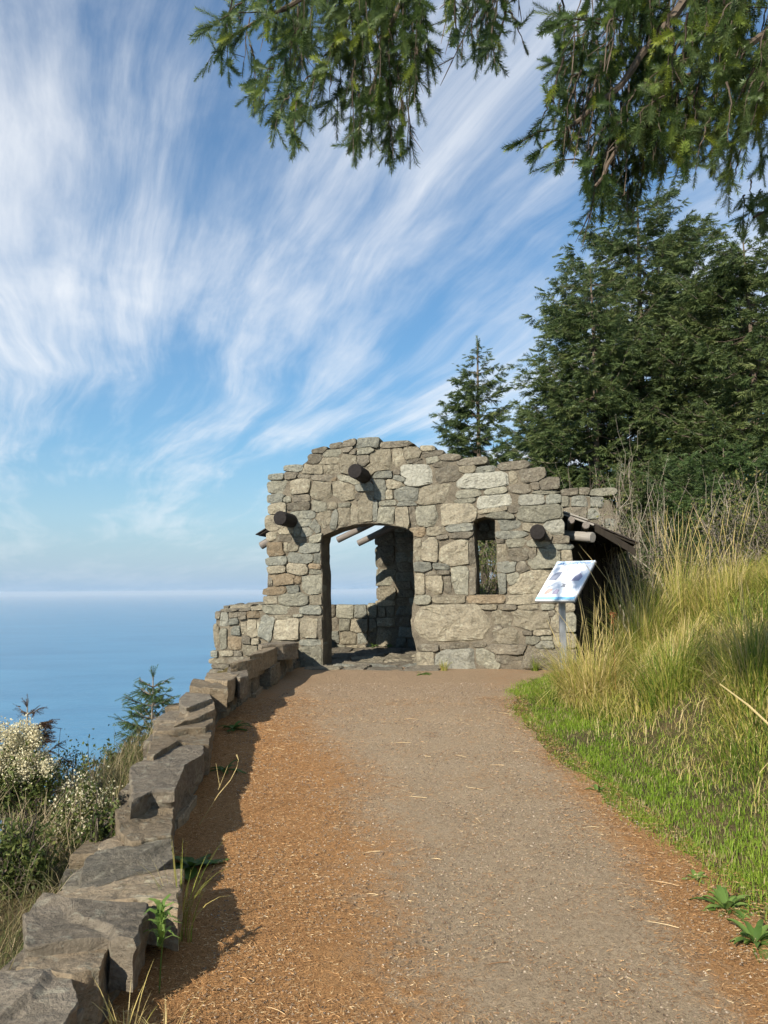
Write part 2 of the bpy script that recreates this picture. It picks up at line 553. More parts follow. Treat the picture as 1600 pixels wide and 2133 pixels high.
gx = spread(-4, 7, 0.13, 1.13, -420, 260)
gy = spread(-1, 15, 0.16, 1.13, -60, 420)
X, Y = np.meshgrid(gx, gy)
Z = g(X, Y) + rng.normal(0, 0.006, X.shape)
V = np.stack([X, Y, Z], 2).reshape(-1, 3)
nx, ny = len(gx), len(gy)
ii = np.arange(nx * ny).reshape(ny, nx)
F = np.stack([ii[:-1, :-1], ii[:-1, 1:], ii[1:, 1:], ii[1:, :-1]], 2).reshape(-1, 4)
terrain = mesh_np('ground', V, F, M['soil'], None, None, True)
tag(terrain, 'brown earth of the headland under grass and shrubs', 'ground', kind='structure')

bm = bmesh.new()
bmesh.ops.create_circle(bm, cap_ends=True, segments=256, radius=60000)
me = bpy.data.meshes.new('sea')
bm.to_mesh(me)
bm.free()
me.materials.append(M['sea'])
sea = link(bpy.data.objects.new('sea', me))
sea.location = (0, 0, -240)
tag(sea, 'calm blue ocean reaching the hazy horizon', 'sea', kind='structure')

ys = np.linspace(-1.5, 11.6, 150)
ss = np.linspace(0, 1, 46)
PV = []
for y in ys:
    x0 = float(wall_x(y)) + 0.02
    x1 = float(edge_x(y)) + 0.10 * noise.noise(Vector((0.3, y * 1.3, 0))) + 0.06 * noise.noise(Vector((3.3, y * 5, 0)))
    for s in ss:
        x = x0 + (x1 - x0) * s
        PV.append((x, y, float(g(x, y)) + 0.008 + 0.012 * noise.noise(Vector((x * 2.5, y * 2.5, 0))) + 0.004 * noise.noise(Vector((x * 11, y * 11, 3)))))
nx, ny = len(ss), len(ys)
ii = np.arange(nx * ny).reshape(ny, nx)
F = np.stack([ii[:-1, :-1], ii[:-1, 1:], ii[1:, 1:], ii[1:, :-1]], 2).reshape(-1, 4)
PV = np.array(PV)
PV[:, 2] += 0.012
path = mesh_np('path', PV, F, M['path'], None, None, True)
tag(path, 'gravel footpath strewn with orange conifer needles', 'path', kind='structure')

# ------------------------------------------------------------------ masonry
def outline_cells(cells, holes=(), n_ang=36, gap=0.005, power=5.0, limit=1.2, inside=None):
    """anisotropic cells round hand-placed stones -> list of (outline uv, free?)"""
    C = np.array([[c[0], c[1], c[2], c[3], c[4]] for c in cells], float)
    res = []
    ang = np.linspace(0, 2 * math.pi, n_ang, endpoint=False)
    for i in range(len(C)):
        cx, cy, hw, hh, ro = C[i]
        rmax = 1.5 * math.hypot(hw, hh)
        near = [j for j in range(len(C)) if j != i and abs(C[j, 0] - cx) < rmax + C[j, 2] * 1.6 + 0.05 and abs(C[j, 1] - cy) < rmax + C[j, 3] * 1.6 + 0.05]
        steps = np.linspace(0.01, rmax, 64)
        PX = cx + np.outer(np.cos(ang), steps)
        PY = cy + np.outer(np.sin(ang), steps)

        def met(k):
            x, y = PX - C[k, 0], PY - C[k, 1]
            c, s = math.cos(C[k, 4]), math.sin(C[k, 4])
            a, b = x * c + y * s, y * c - x * s
            return ((np.abs(a) / C[k, 2]) ** power + (np.abs(b) / C[k, 3]) ** power) ** (1 / power)
        own = met(i)
        bad = own > (limit if inside is None else np.where(in_poly(PX, PY, inside), 1.9, limit))
        for k in near:
            bad |= met(k) < own
        hole_hit = np.zeros_like(bad)
        for poly in holes:
            hole_hit |= in_poly(PX, PY, poly)
        allbad = bad | hole_hit
        first = np.argmax(allbad, axis=1)
        first[~allbad.any(axis=1)] = len(steps) - 1
        r = steps[first]
        free = int(sum((own[a, first[a]] > limit - 0.03) for a in range(n_ang)))
        hh_ = int(sum(hole_hit[a, first[a]] for a in range(n_ang)))
        r = np.maximum(r - gap, 0.012)
        ol = angular(np.stack([np.cos(ang) * r, np.sin(ang) * r], 1), n_ang, i)
        res.append((ol, free, hh_))
    return res


def angular(ol, n, seed):
    """turn a cell outline into a broken-stone outline: few straight edges, slightly ragged"""
    tol = 0.06 * min(np.ptp(ol[:, 0]), np.ptp(ol[:, 1])) + 0.003
    far = int(np.argmax(np.linalg.norm(ol, axis=1)))
    P = np.vstack([np.roll(ol, -far, 0), ol[far][None]])
    keep = {0, len(P) - 1}

    def dp(a, b):
        if b - a < 2:
            return
        d = P[b] - P[a]
        L = np.hypot(*d)
        q = P[a + 1:b] - P[a]
        dist = np.abs(q[:, 0] * d[1] - q[:, 1] * d[0]) / L if L > 1e-6 else np.hypot(q[:, 0], q[:, 1])
        k = int(np.argmax(dist))
        if dist[k] > tol:
            keep.add(a + 1 + k)
            dp(a, a + 1 + k)
            dp(a + 1 + k, b)
    dp(0, len(P) - 1)
    Q = P[sorted(keep)]
    seg = np.linalg.norm(np.diff(Q, axis=0), axis=1)
    cum = np.concatenate([[0], np.cumsum(seg)])
    tt = np.linspace(0, cum[-1], n, endpoint=False)
    R = np.stack([np.interp(tt, cum, Q[:, 0]), np.interp(tt, cum, Q[:, 1])], 1)
    sz = min(np.ptp(ol[:, 0]), np.ptp(ol[:, 1]))
    for j in range(n):
        v = Vector((R[j, 0] * 14 + seed * 3.1, R[j, 1] * 14, seed))
        R[j] *= 1 + 0.05 * noise.noise(v) + 0.03 * noise.noise(v * 2.6)
    return R


def in_poly(PX, PY, poly):
    poly = np.asarray(poly)
    inside = np.zeros(PX.shape, bool)
    j = len(poly) - 1
    for i in range(len(poly)):
        xi, yi = poly[i]
        xj, yj = poly[j]
        cond = ((yi > PY) != (yj > PY)) & (PX < (xj - xi) * (PY - yi) / (yj - yi + 1e-12) + xi)
        inside ^= cond
        j = i
    return inside


def stone_mesh(outline, proud, depth, seed, rough=0.012, rings=(0.0, 0.3, 0.56, 0.8, 0.96, 1.0), tilt=0.10, edge=0.35):
    """closed stone: face along +n (z), body down to -depth"""
    n = len(outline)
    r_ = random.Random(seed)
    if np.abs(outline).max() > 0.33:
        rings = tuple(np.linspace(0, 0.9, 9)) + (0.975, 1.0)
        rough = min(rough, 0.020)
    tx, ty = r_.uniform(-tilt, tilt), r_.uniform(-tilt, tilt)
    if np.abs(outline).max() > 0.33:
        tx, ty = tx * 0.4, ty * 0.4
    so = seed * 1.37
    V, F = [], []
    ext = max(np.abs(outline).max(), 0.03)
    # a chipped plane or two give each face a cleaved look
    pl = [(r_.uniform(0, 6.28), r_.uniform(0.3, 0.85) * ext, r_.uniform(0.08, 0.5)) for _ in range(4)]
    for k, f in enumerate(rings):
        base = proud * (1.0 if f < 0.9 else (0.93 if f < 0.97 else edge))
        for j in range(n if k else 1):
            x, y = (outline[j] * f) if k else (0.0, 0.0)
            z = base + tx * x + ty * y
            for (pa, pd, ps) in pl:
                d = x * math.cos(pa) + y * math.sin(pa) - pd
                if d > 0:
                    z -= d * ps
            p = Vector((x * 9 + so, y * 9, so * 0.7))
            z += rough * (noise.noise(p) + 0.5 * noise.noise(p * 2.3) + 0.35 * noise.noise(p * 5.1))
            V.append((x, y, max(z, -depth * 0.3 + 0.004)))
    for j in range(n):
        F.append((0, 1 + j, 1 + (j + 1) % n))
    last = 1
    for k in range(1, len(rings) - 1):
        a, b = 1 + (k - 1) * n, 1 + k * n
        for j in range(n):
            j2 = (j + 1) % n
            F.append((a + j, b + j, b + j2, a + j2))
    a = 1 + (len(rings) - 2) * n
    for sd, sc_ in ((0.4, 1.0), (1.0, 0.93)):
        b = len(V)
        for j in range(n):
            x, y = outline[j] * sc_
            wob = 1 + 0.05 * noise.noise(Vector((x * 8, y * 8, sd * 6 + so)))
            V.append((x * wob, y * wob, -depth * sd))
        for j in range(n):
            j2 = (j + 1) % n
            F.append((a + j, b + j, b + j2, a + j2))
        a = b
    F.append(tuple(a + j for j in range(n - 1, -1, -1)))
    return V, F


SEED = [100]


def masonry(parent, P, T, Up, Nn, cells, thick, holes=(), proud=(0.025, 0.06), gap=0.005, name='stone', limit=1.16, n_ang=28, full_free=5, inside=None):
    """lay stones on the plane through P (u along T, v along Up, out along Nn)"""
    rot = Matrix((T, Up, Nn)).transposed().to_quaternion()
    outs = outline_cells(cells, holes, n_ang, gap, limit=limit, inside=inside)
    for c, (ol, free, hh) in zip(cells, outs):
        if np.abs(ol).max() < 0.02:
            continue
        SEED[0] += 1
        r_ = random.Random(SEED[0])
        pr = r_.uniform(*proud)
        deep = thick if (free >= full_free or hh >= 3) else 0.05
        V, F = stone_mesh(ol, pr, deep, SEED[0], rough=min(0.026, 0.012 + 0.05 * min(c[2], c[3])))
        me = bpy.data.meshes.new(name)
        me.from_pydata(V, [], F)
        me.update()
        me.materials.append(M[c[5]])
        o = bpy.data.objects.new(name, me)
        o.rotation_mode = 'QUATERNION'
        o.rotation_quaternion = rot
        o.location = P + T * c[0] + Up * c[1]
        link(o, parent)


def slab(name, outline, holes, P, T, Up, Nn, front, back, mat, parent=None):
    """extruded outline (with holes) in the plane frame, from n=front to n=back"""
    bm = bmesh.new()
    edges = []
    for poly in [outline] + list(holes):
        vs = [bm.verts.new(P + T * u + Up * v + Nn * front) for u, v in poly]
        for a, b in zip(vs, vs[1:] + vs[:1]):
            edges.append(bm.edges.new((a, b)))
    bmesh.ops.triangle_fill(bm, use_beauty=True, edges=edges)
    faces = list(bm.faces)
    ret = bmesh.ops.extrude_face_region(bm, geom=faces)
    mv = [e for e in ret['geom'] if isinstance(e, bmesh.types.BMVert)]
    bmesh.ops.translate(bm, vec=Nn * (back - front), verts=mv)
    bmesh.ops.recalc_face_normals(bm, faces=list(bm.faces))
    me = bpy.data.meshes.new(name)
    bm.to_mesh(me)
    bm.free()
    me.materials.append(mat)
    return link(bpy.data.objects.new(name, me), parent)


def auto_cells(u0, u1, v0, v1, hs=(0.13, 0.27), ws=(0.18, 0.5), classes='ttggbbd', seed=1, holes=(), topfn=None):
    r_ = random.Random(seed)
    cells, v = [], v0
    while v < v1 - 0.05:
        h = min(r_.uniform(*hs), v1 - v)
        u = u0 - r_.uniform(0, 0.05)
        while u < u1 - 0.04:
            wd = r_.uniform(*ws)
            if u + wd > u1 - 0.08:
                wd = u1 - u
            cu, cv = u + wd / 2, v + h / 2
            if not any(in_poly(np.array([cu]), np.array([cv]), hp)[0] for hp in holes) and (topfn is None or cv < topfn(cu)):
                if wd > 0.3 and h > 0.2 and r_.random() < 0.35:
                    for q in (-1, 1):
                        cells.append((cu + r_.uniform(-.03, .03), cv + q * h / 4, wd / 2, h / 4, r_.uniform(-.1, .1), r_.choice(classes)))
                else:
                    cells.append((cu, cv + r_.uniform(-.02, .02), wd / 2, h / 2, r_.uniform(-.12, .12), r_.choice(classes)))
            u += wd
        v += h
    return cells


# ------------------------------------------------------------------ the stone shelter
ALPHA = math.radians(13)
T = Vector((math.cos(ALPHA), -math.sin(ALPHA), 0))
D = Vector((math.sin(ALPHA), math.cos(ALPHA), 0))
UP = Vector((0, 0, 1))
P0 = Vector((at_y(776, 1300, 11.5).x, 11.5, 0))
THICK = 0.45


def uv(px, py, d=0.0):
    h = on_plane(px, py, P0 + D * d, D)
    q = h - P0
    return (q.dot(T), h.z)


def B(u, d, z):
    return P0 + T * u + D * d + UP * z


shelter = empty('stone_shelter', P0 + Vector((0, 0, 0.4)))
tag(shelter, 'roofed rubble stone shelter with arched doorway and projecting log ends', 'shelter')
SH_INV = shelter.location.copy()


class Part:
    """parts keep world coordinates although the shelter's empty sits at its base"""


def adopt(o, parent):
    o.parent = parent
    o.matrix_parent_inverse = parent.matrix_world.inverted()
    return o


bpy.context.view_layer.update()

z1 = [  # left half, boxes measured on a 3.95x enlargement from (520, 880): x0, y0, x1, y1, turn, stone
 (515,205,640,265,12,'d'),(660,165,775,218,8,'d'),(765,140,890,205,12,'d'),(875,122,1070,225,0,'b'),(885,195,1030,265,5,'g'),(1055,150,1340,215,0,'d'),
 (485,245,600,340,20,'d'),(610,220,745,285,0,'g'),(580,285,745,345,0,'t'),(770,200,850,250,0,'d'),(820,222,880,268,0,'d'),
 (445,350,605,430,-4,'t'),(610,348,740,425,0,'t'),(285,345,435,405,0,'b'),(285,410,392,470,-8,'d'),(155,420,290,475,4,'b'),
 (510,428,670,480,-6,'d'),(752,265,882,440,0,'t'),(890,270,995,345,0,'d'),(1000,220,1172,400,6,'t'),(1178,210,1268,350,-6,'t'),(1260,195,1400,300,-6,'t'),(1310,300,1450,345,4,'d'),
 (1040,400,1180,465,0,'b'),(1180,440,1300,490,-14,'b'),(1180,390,1240,432,0,'d'),
 (150,480,335,585,0,'g'),(340,455,500,590,6,'t'),(510,490,690,640,-14,'t'),(690,470,865,655,8,'t'),(740,440,920,510,-14,'g'),(872,500,1030,570,-6,'b'),(1030,470,1120,640,0,'b'),(1125,470,1260,550,-10,'t'),(1200,525,1392,660,0,'b'),(1220,640,1360,690,0,'b'),
 (678,455,722,488,0,'r'),(400,425,505,462,0,'d'),(865,580,925,640,20,'d'),
 (150,585,275,662,6,'b'),(285,610,345,655,0,'g'),(350,595,500,655,0,'d'),(345,655,510,725,0,'d'),(505,645,635,740,-10,'g'),(150,668,282,752,8,'t'),
 (545,735,665,890,-22,'t'),(678,715,740,865,-18,'b'),(715,700,832,855,-6,'t'),(835,650,897,825,-4,'t'),(900,575,1012,808,-3,'t'),(1015,645,1060,802,0,'b'),(1050,690,1192,835,4,'g'),(1195,700,1320,850,8,'t'),(1318,700,1372,862,10,'d'),(1115,560,1182,635,0,'t'),(1062,640,1212,690,4,'g'),
 (640,650,725,712,0,'t'),(730,660,830,700,0,'g'),
 (365,725,540,795,4,'b'),(382,790,502,852,0,'b'),(508,805,600,905,-35,'b'),(130,760,250,890,0,'t'),(240,860,352,930,12,'t'),(370,870,420,940,0,'g'),(430,870,530,938,10,'l'),(215,915,352,982,0,'d'),(140,900,230,975,10,'t'),(490,925,602,998,14,'g'),(352,945,490,985,0,'d'),
 (140,980,280,1098,0,'r'),(300,1000,402,1055,0,'t'),(420,990,592,1078,8,'b'),(282,985,318,1065,0,'t'),(135,1105,310,1178,4,'b'),(320,1078,528,1160,0,'b'),(528,1070,592,1160,0,'b'),(145,1178,302,1242,0,'t'),(310,1158,482,1256,-10,'t'),(485,1165,598,1208,-10,'r'),(490,1205,602,1250,0,'g'),(190,1240,382,1332,0,'r'),(150,1275,192,1338,0,'d'),(362,1265,430,1328,0,'r'),(430,1250,604,1424,0,'g'),(318,1340,412,1412,0,'b'),(110,1360,290,1422,4,'r'),(110,1425,232,1492,0,'t'),(252,1405,490,1512,6,'g'),(490,1420,604,1500,0,'t'),(120,1503,402,1578,-4,'g'),(410,1508,604,1578,0,'b'),(85,1590,190,1772,-12,'b'),(218,1580,352,1622,0,'t'),(215,1622,416,1792,0,'t'),(420,1588,560,1778,0,'t'),(562,1600,632,1782,0,'d'),(356,1575,440,1600,0,'g'),(415,1785,624,1838,0,'b'),(395,1838,628,2040,0,'g'),(200,1795,400,1850,0,'d'),(180,1850,395,2040,0,'d'),
]
z2 = [  # right half, measured on a 3.2x enlargement from (840, 900)
 (112,88,212,130,-6,'t'),(125,122,266,166,6,'d'),(30,178,150,215,4,'d'),(150,166,238,214,10,'g'),(190,195,330,236,0,'d'),(240,143,382,190,-4,'d'),(372,165,560,226,4,'d'),
 (0,210,213,362,0,'l'),(220,236,376,336,8,'d'),(370,222,486,272,0,'t'),(485,224,622,272,4,'b'),(632,190,836,252,4,'d'),(380,270,702,386,4,'l'),(705,258,762,346,0,'t'),(768,240,946,332,6,'d'),(910,298,1042,386,0,'d'),
 (112,348,346,466,6,'t'),(350,378,522,442,6,'g'),(545,368,697,422,6,'g'),(700,350,852,412,0,'d'),(850,335,912,384,0,'d'),(858,388,1042,416,0,'g'),(500,405,757,502,5,'l'),(770,418,952,490,0,'l'),(945,418,1052,480,6,'b'),
 (350,440,482,476,4,'g'),(70,508,236,630,4,'g'),(240,480,476,622,6,'t'),(500,503,702,538,6,'t'),(545,530,742,582,-6,'g'),(700,482,778,545,10,'d'),(750,484,1052,602,3,'g'),
 (62,630,150,700,0,'r'),(155,628,282,692,4,'t'),(285,604,472,666,4,'b'),(220,684,302,716,4,'d'),(302,664,466,712,0,'d'),(64,700,118,852,0,'t'),(128,698,230,866,0,'t'),(245,714,442,892,0,'t'),(440,690,488,892,0,'d'),
 (62,865,196,936,-4,'b'),(192,873,312,920,-4,'b'),(145,915,226,955,0,'d'),(222,920,312,956,0,'d'),(80,935,146,1086,0,'t'),(145,955,276,1086,0,'t'),(270,950,320,1086,0,'d'),(322,895,442,1082,0,'g'),(440,905,488,1084,0,'d'),(78,1085,182,1150,0,'g'),(205,1083,418,1146,0,'t'),(422,1083,684,1146,2,'r'),
 (608,578,792,660,-4,'b'),(615,655,792,712,0,'b'),(790,600,905,655,0,'t'),(612,708,672,742,0,'d'),(690,708,822,772,0,'g'),(622,745,692,862,0,'t'),(700,768,848,858,8,'d'),(618,862,762,936,0,'b'),(748,862,832,948,30,'d'),(828,780,902,852,35,'d'),(838,785,1052,916,3,'g'),(1048,785,1126,875,0,'t'),(690,932,792,1018,20,'g'),(628,935,684,1082,0,'b'),(708,915,1082,1078,6,'t'),(1075,880,1128,1080,0,'t'),
 (955,582,1072,692,0,'l'),(900,655,1000,720,0,'d'),(820,722,962,765,0,'g'),(960,745,1132,786,0,'b'),(1000,690,1108,748,0,'d'),
 (690,1078,912,1150,2,'t'),(912,1078,1060,1145,0,'t'),(633,1148,756,1186,0,'d'),(762,1145,912,1188,0,'t'),(914,1143,1012,1186,0,'g'),(1014,1140,1140,1200,0,'t'),
 (52,1148,622,1415,2,'t'),(496,1148,628,1188,0,'t'),(572,1188,732,1298,-14,'t'),(724,1188,982,1326,-6,'t'),(600,1285,668,1332,20,'d'),(545,1300,812,1412,6,'t'),(785,1322,862,1354,0,'d'),(858,1313,992,1356,0,'t'),(815,1358,918,1412,-4,'g'),(888,1388,1012,1450,0,'l'),(984,1200,1060,1335,0,'t'),(1060,1205,1150,1330,0,'g'),(995,1340,1150,1440,0,'t'),
 (100,1410,242,1462,0,'d'),(243,1412,300,1450,0,'d'),(300,1405,442,1446,3,'d'),(445,1398,556,1432,3,'d'),(80,1462,216,1562,0,'t'),(218,1445,478,1562,5,'l'),(480,1448,612,1546,-6,'g'),(560,1413,812,1482,-4,'d'),(620,1480,802,1530,0,'d'),(970,1185,1012,1236,0,'d'),(912,1350,1002,1392,0,'g'),(805,1440,1150,1540,0,'d'),
]


def px_cells(rows, ox, oy, s, d=0.0):
    out = []
    for (x0, y0, x1, y1, ro, c) in rows:
        ua, va = uv(ox + x0 / s, oy + y1 / s, d)
        ub, vb = uv(ox + x1 / s, oy + y0 / s, d)
        out.append(((ua + ub) / 2, (va + vb) / 2, max(0.02, (ub - ua) / 2), max(0.02, (vb - va) / 2), math.radians(ro), c))
    return out


cells = px_cells(z1, 520, 880, 1501 / 380.0) + px_cells(z2, 840, 900, 3.2)
dz1 = [(604,2200),(604,1600),(598,1420),(600,1250),(588,1150),(588,990),(600,932),(660,905),(720,880),(850,842),(980,828),(1100,833),(1220,856),(1310,885),(1348,905),(1345,1150),(1362,1400),(1338,1520),(1332,1700),(1366,1840),(1376,1900),(1372,2200)]
wz2 = [(488,1084),(488,905),(480,800),(468,640),(470,585),(545,562),(612,582),(612,700),(622,745),(624,935),(640,1084)]
S1 = 1501 / 380.0
door = [uv(520 + x / S1, 880 + y / S1) for x, y in dz1]
window = [uv(840 + x / 3.2, 900 + y / 3.2) for x, y in wz2]
front_px = [(560,1440),(556,1395),(556,1250),(562,1120),(566,1000),(604,988),(652,952),(722,930),(765,924),(850,930),(928,952),(1000,974),(1098,976),(1120,990),(1158,1004),(1164,1060),(1172,1100),(1180,1180),(1188,1300),(1192,1440)]
left_part = [uv(*p) for p in front_px]
# outline with the doorway as a notch in the bottom edge
outl = left_part + [(door[-1][0], left_part[-1][1])] + door[::-1][1:-1] + [(door[0][0], left_part[0][1])]
front_wall = slab('front_wall', outl, [window], P0, T, UP, -D, 0.0, -THICK, M['mortar'])
adopt(front_wall, shelter)
masonry(front_wall, P0, T, UP, -D, cells, THICK + 0.03, [door, window], proud=(0.014, 0.05), gap=0.0035, limit=1.10, inside=left_part)

# seaward parapet: a return of the front wall, then a side and a low back wall
zl = 1.32
pu0, pz = uv(449, 1274)
pu1, _ = uv(556, 1274)
par = slab('seaward_parapet', [(pu0, -3.5), (pu1 - 0.005, -3.5), (pu1 - 0.005, pz + 0.02), (pu0 + 0.35, pz - 0.02), (pu0, pz - 0.05)], [], P0, T, UP, -D, -0.03, -0.42, M['mortar'])
adopt(par, shelter)
z3 = [(30,120,60,300,0,'d')]
pcs = [(262,120,360,265,0,'d'),(355,130,500,415,-8,'l'),(500,110,700,235,0,'d'),(505,235,690,370,8,'b'),(680,110,840,270,12,'d'),(840,120,1085,240,0,'r'),(350,70,690,130,0,'d'),(690,60,930,120,10,'d'),(920,10,1150,100,8,'t'),
       (235,380,340,820,4,'t'),(335,420,475,815,0,'g'),(540,390,735,565,0,'b'),(735,330,850,560,0,'t'),(840,280,1040,610,4,'t'),(490,580,740,830,0,'r'),(745,565,920,725,-10,'d'),(180,845,310,970,0,'b'),(350,845,600,945,0,'t'),(600,850,760,950,0,'d'),(160,990,430,1085,0,'t'),(200,1090,520,1180,0,'d'),(520,960,860,1080,0,'d'),(930,610,1080,740,0,'t'),(1040,300,1110,600,0,'t'),(780,740,1040,930,0,'t'),(540,1100,900,1300,0,'d'),(150,1190,520,1400,0,'d')]
cells = px_cells(pcs, 420, 1260, 1600 / 180.0, 0.03)
masonry(par, P0 + D * 0.03, T, UP, -D, cells, 0.38, [], proud=(0.015, 0.05), gap=0.005)
# side of the parapet, running back
RD = 3.7
Ls = B(pu0, 0.05, 0)
sp = slab('side_parapet', [(0, -3.5), (RD, -3.5), (RD, zl), (0, zl - 0.06)], [], Ls, D, UP, T, 0.38, 0.0, M['mortar'])
adopt(sp, shelter)
masonry(sp, Ls + T * 0.38, D, UP, T, auto_cells(0.4, RD - 0.1, 0.3, zl + 0.05, seed=5), 0.38, full_free=6)
masonry(sp, Ls, -D, UP, -T, auto_cells(-RD + 0.1, -0.3, -0.2, zl + 0.05, seed=6), 0.05)
# back wall: low stretch, pier, then the full-height gabled part with an opening
bl = pu0 + 0.38
p_u0, _ = uv(787, 1200, RD)
p_u1, _ = uv(822, 1200, RD)
br_u, br_z = uv(1283, 1036, RD)
gl_u, gl_z = uv(1170, 1024, RD)
w_a, w_t = uv(965, 1124, RD)
w_b, w_s = uv(1066, 1250, RD)
zt = 2.75
z_low = uv(745, 1259, RD)[1]
bow = [(w_a, w_s), (w_b, w_s), (w_b, w_t), (w_a, w_t)]
rear_out = [(bl, -0.3), (br_u, -0.3), (br_u, br_z - 0.35), (br_u - 0.12, br_z - 0.05), (gl_u, gl_z - 0.02), (gl_u - 1.2, gl_z + 0.05), (p_u1, zt + 0.25), (p_u0, zt), (p_u0, z_low), (bl, z_low - 0.06)]
rear = slab('rear_wall', rear_out, [bow], P0 + D * RD, T, UP, -D, 0.0, -0.42, M['mortar'])
adopt(rear, shelter)


def rear_top(u):
    if u < p_u0:
        return z_low
    return zt + 0.2 if u < gl_u - 1.2 else (gl_z if u < br_u - 0.15 else br_z - 0.3)


cells = auto_cells(bl, p_u0 - 0.02, 0.3, z_low + 0.03, (0.16, 0.3), (0.2, 0.38), 'dddgbt', 11)
r_ = random.Random(3)
for (ya, yb, cl) in ((1110,1136,'d'),(1136,1184,'d'),(1184,1222,'g'),(1222,1250,'t'),(1250,1262,'t'),(1286,1306,'t'),(1306,1345,'t')):
    za, zb = uv(800, yb, RD)[1], uv(800, ya, RD)[1]
    cells.append(((p_u0 + p_u1) / 2 + r_.uniform(-.02, .02), (za + zb) / 2, (p_u1 - p_u0) / 2 + 0.03, (zb - za) / 2, 0, cl))
za, zb = uv(800, 1286, RD)[1], uv(800, 1262, RD)[1]
um = (p_u0 + p_u1) / 2
cells += [((p_u0 + um) / 2, (za + zb) / 2, 0.07, (zb - za) / 2, 0.1, 't'), ((p_u1 + um) / 2, (za + zb) / 2, 0.07, (zb - za) / 2, 0, 'g')]
cells += auto_cells(p_u1 + 0.05, br_u, 0.3, gl_z + 0.04, (0.13, 0.24), (0.2, 0.5), 'ddbbg', 12, [bow], rear_top)
masonry(rear, P0 + D * RD, T, UP, -D, cells, 0.42, [bow], proud=(0.02, 0.06))

# splayed board side wall on the right, deep shade put into its near-black colour
fr_u = uv(1180, 1200, 0.3)[0]
sw0, sw1 = B(fr_u, 0.40, 0), B(br_u - 0.03, RD - 0.05, 0)
sv = (sw1 - sw0)
sl = sv.length
sv.normalize()
sn = Vector((sv.y, -sv.x, 0))
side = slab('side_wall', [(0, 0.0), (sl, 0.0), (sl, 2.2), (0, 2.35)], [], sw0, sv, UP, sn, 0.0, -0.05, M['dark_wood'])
adopt(side, shelter)


def box_pts(P, a, b, c, la, lb, lc):
    """corner P, axes a,b,c with lengths"""
    v = []
    for k in (0, 1):
        for j in (0, 1):
            for i in (0, 1):
                v.append(P + a * (i * la) + b * (j * lb) + c * (k * lc))
    return v, [(0, 2, 3, 1), (4, 5, 7, 6), (0, 1, 5, 4), (2, 6, 7, 3), (0, 4, 6, 2), (1, 3, 7, 5)]


def board(name, P, a, b, c, la, lb, lc, mat, parent, bev=0.006):
    v, f = box_pts(Vector((0, 0, 0)), a, b, c, la, lb, lc)
    me = bpy.data.meshes.new(name)
    bm = bmesh.new()
    vs = [bm.verts.new(q) for q in v]
    for q in f:
        bm.faces.new([vs[i] for i in q])
    bmesh.ops.recalc_face_normals(bm, faces=list(bm.faces))
    bmesh.ops.bevel(bm, geom=list(bm.edges), offset=bev, segments=1, affect='EDGES')
    bm.to_mesh(me)
    bm.free()
    me.materials.append(mat)
    o = bpy.data.objects.new(name, me)
    o.location = P
    link(o)
    if parent is not None:
        adopt(o, parent)
    return o


x = 0.0
k = 0
while x < sl - 0.05:
    wd = min(random.uniform(0.2, 0.3), sl - x)
    board('board', sw0 + sv * (x + 0.006) + sn * 0.002 + UP * 0.1, sv, UP, sn, wd - 0.012, 2.2 + random.uniform(-.04, .04), 0.022 + 0.012 * (k % 2), M['dark_wood'], side)
    x += wd
    k += 1


def log(name, p, q, r0, r1, mat, parent, n=16):
    """round log with slightly uneven surface and capped, chamfered ends"""
    p, q = Vector(p), Vector(q)
    ln = (q - p).length
    ts = [0, 0.004, 0.02] + list(np.linspace(0.1, 0.9, 9)) + [0.98, 0.996, 1]
    R = frames(np.array([tuple(q - p)]))[0]
    R = np.stack([R[:, 1], R[:, 2], R[:, 0]], 1)      # length along local z
    V, F = [], []
    so = random.uniform(0, 50)
    for t_ in ts:
        r = (r0 + (r1 - r0) * t_) * (0.9 if t_ in (0, 1) else 1.0)
        for j in range(n):
            a = 2 * math.pi * j / n
            rr = r * (1 + 0.05 * noise.noise(Vector((math.cos(a) * 1.5 + so, math.sin(a) * 1.5, t_ * 6))))
            V.append((math.cos(a) * rr, math.sin(a) * rr, t_ * ln))
    for i in range(len(ts) - 1):
        for j in range(n):
            j2 = (j + 1) % n
            F.append((i * n + j, i * n + j2, (i + 1) * n + j2, (i + 1) * n + j))
    F.append(tuple(range(n - 1, -1, -1)))
    e = (len(ts) - 1) * n
    F.append(tuple(e + j for j in range(n)))
    me = bpy.data.meshes.new(name)
    me.from_pydata(V, [], F)
    me.update()
    me.polygons.foreach_set('use_smooth', np.array([len(f) == 4 for f in F]))
    me.materials.append(mat)
    o = bpy.data.objects.new(name, me)
    Mx = Matrix([list(row) for row in R]).to_4x4()
    Mx.translation = p
    o.matrix_world = Mx
    link(o)
    if parent is not None:
        adopt(o, parent)
    return o


ridge_u, ridge_z = uv(739, 981, -0.55)
ll_u, ll_z = uv(583, 1079, -0.5)
lr_u, lr_z = uv(1120, 1108, -0.5)
log('log_beam', B(ridge_u, -0.55, ridge_z), B(ridge_u, RD + 0.6, ridge_z), 0.108, 0.11, M['char'], shelter)
log('log_beam', B(ll_u, -0.5, ll_z), B(ll_u, 1.5, ll_z), 0.105, 0.105, M['char'], shelter)
log('log_beam', B(lr_u, -0.5, lr_z), B(lr_u, RD + 0.6, lr_z), 0.108, 0.108, M['char'], shelter)

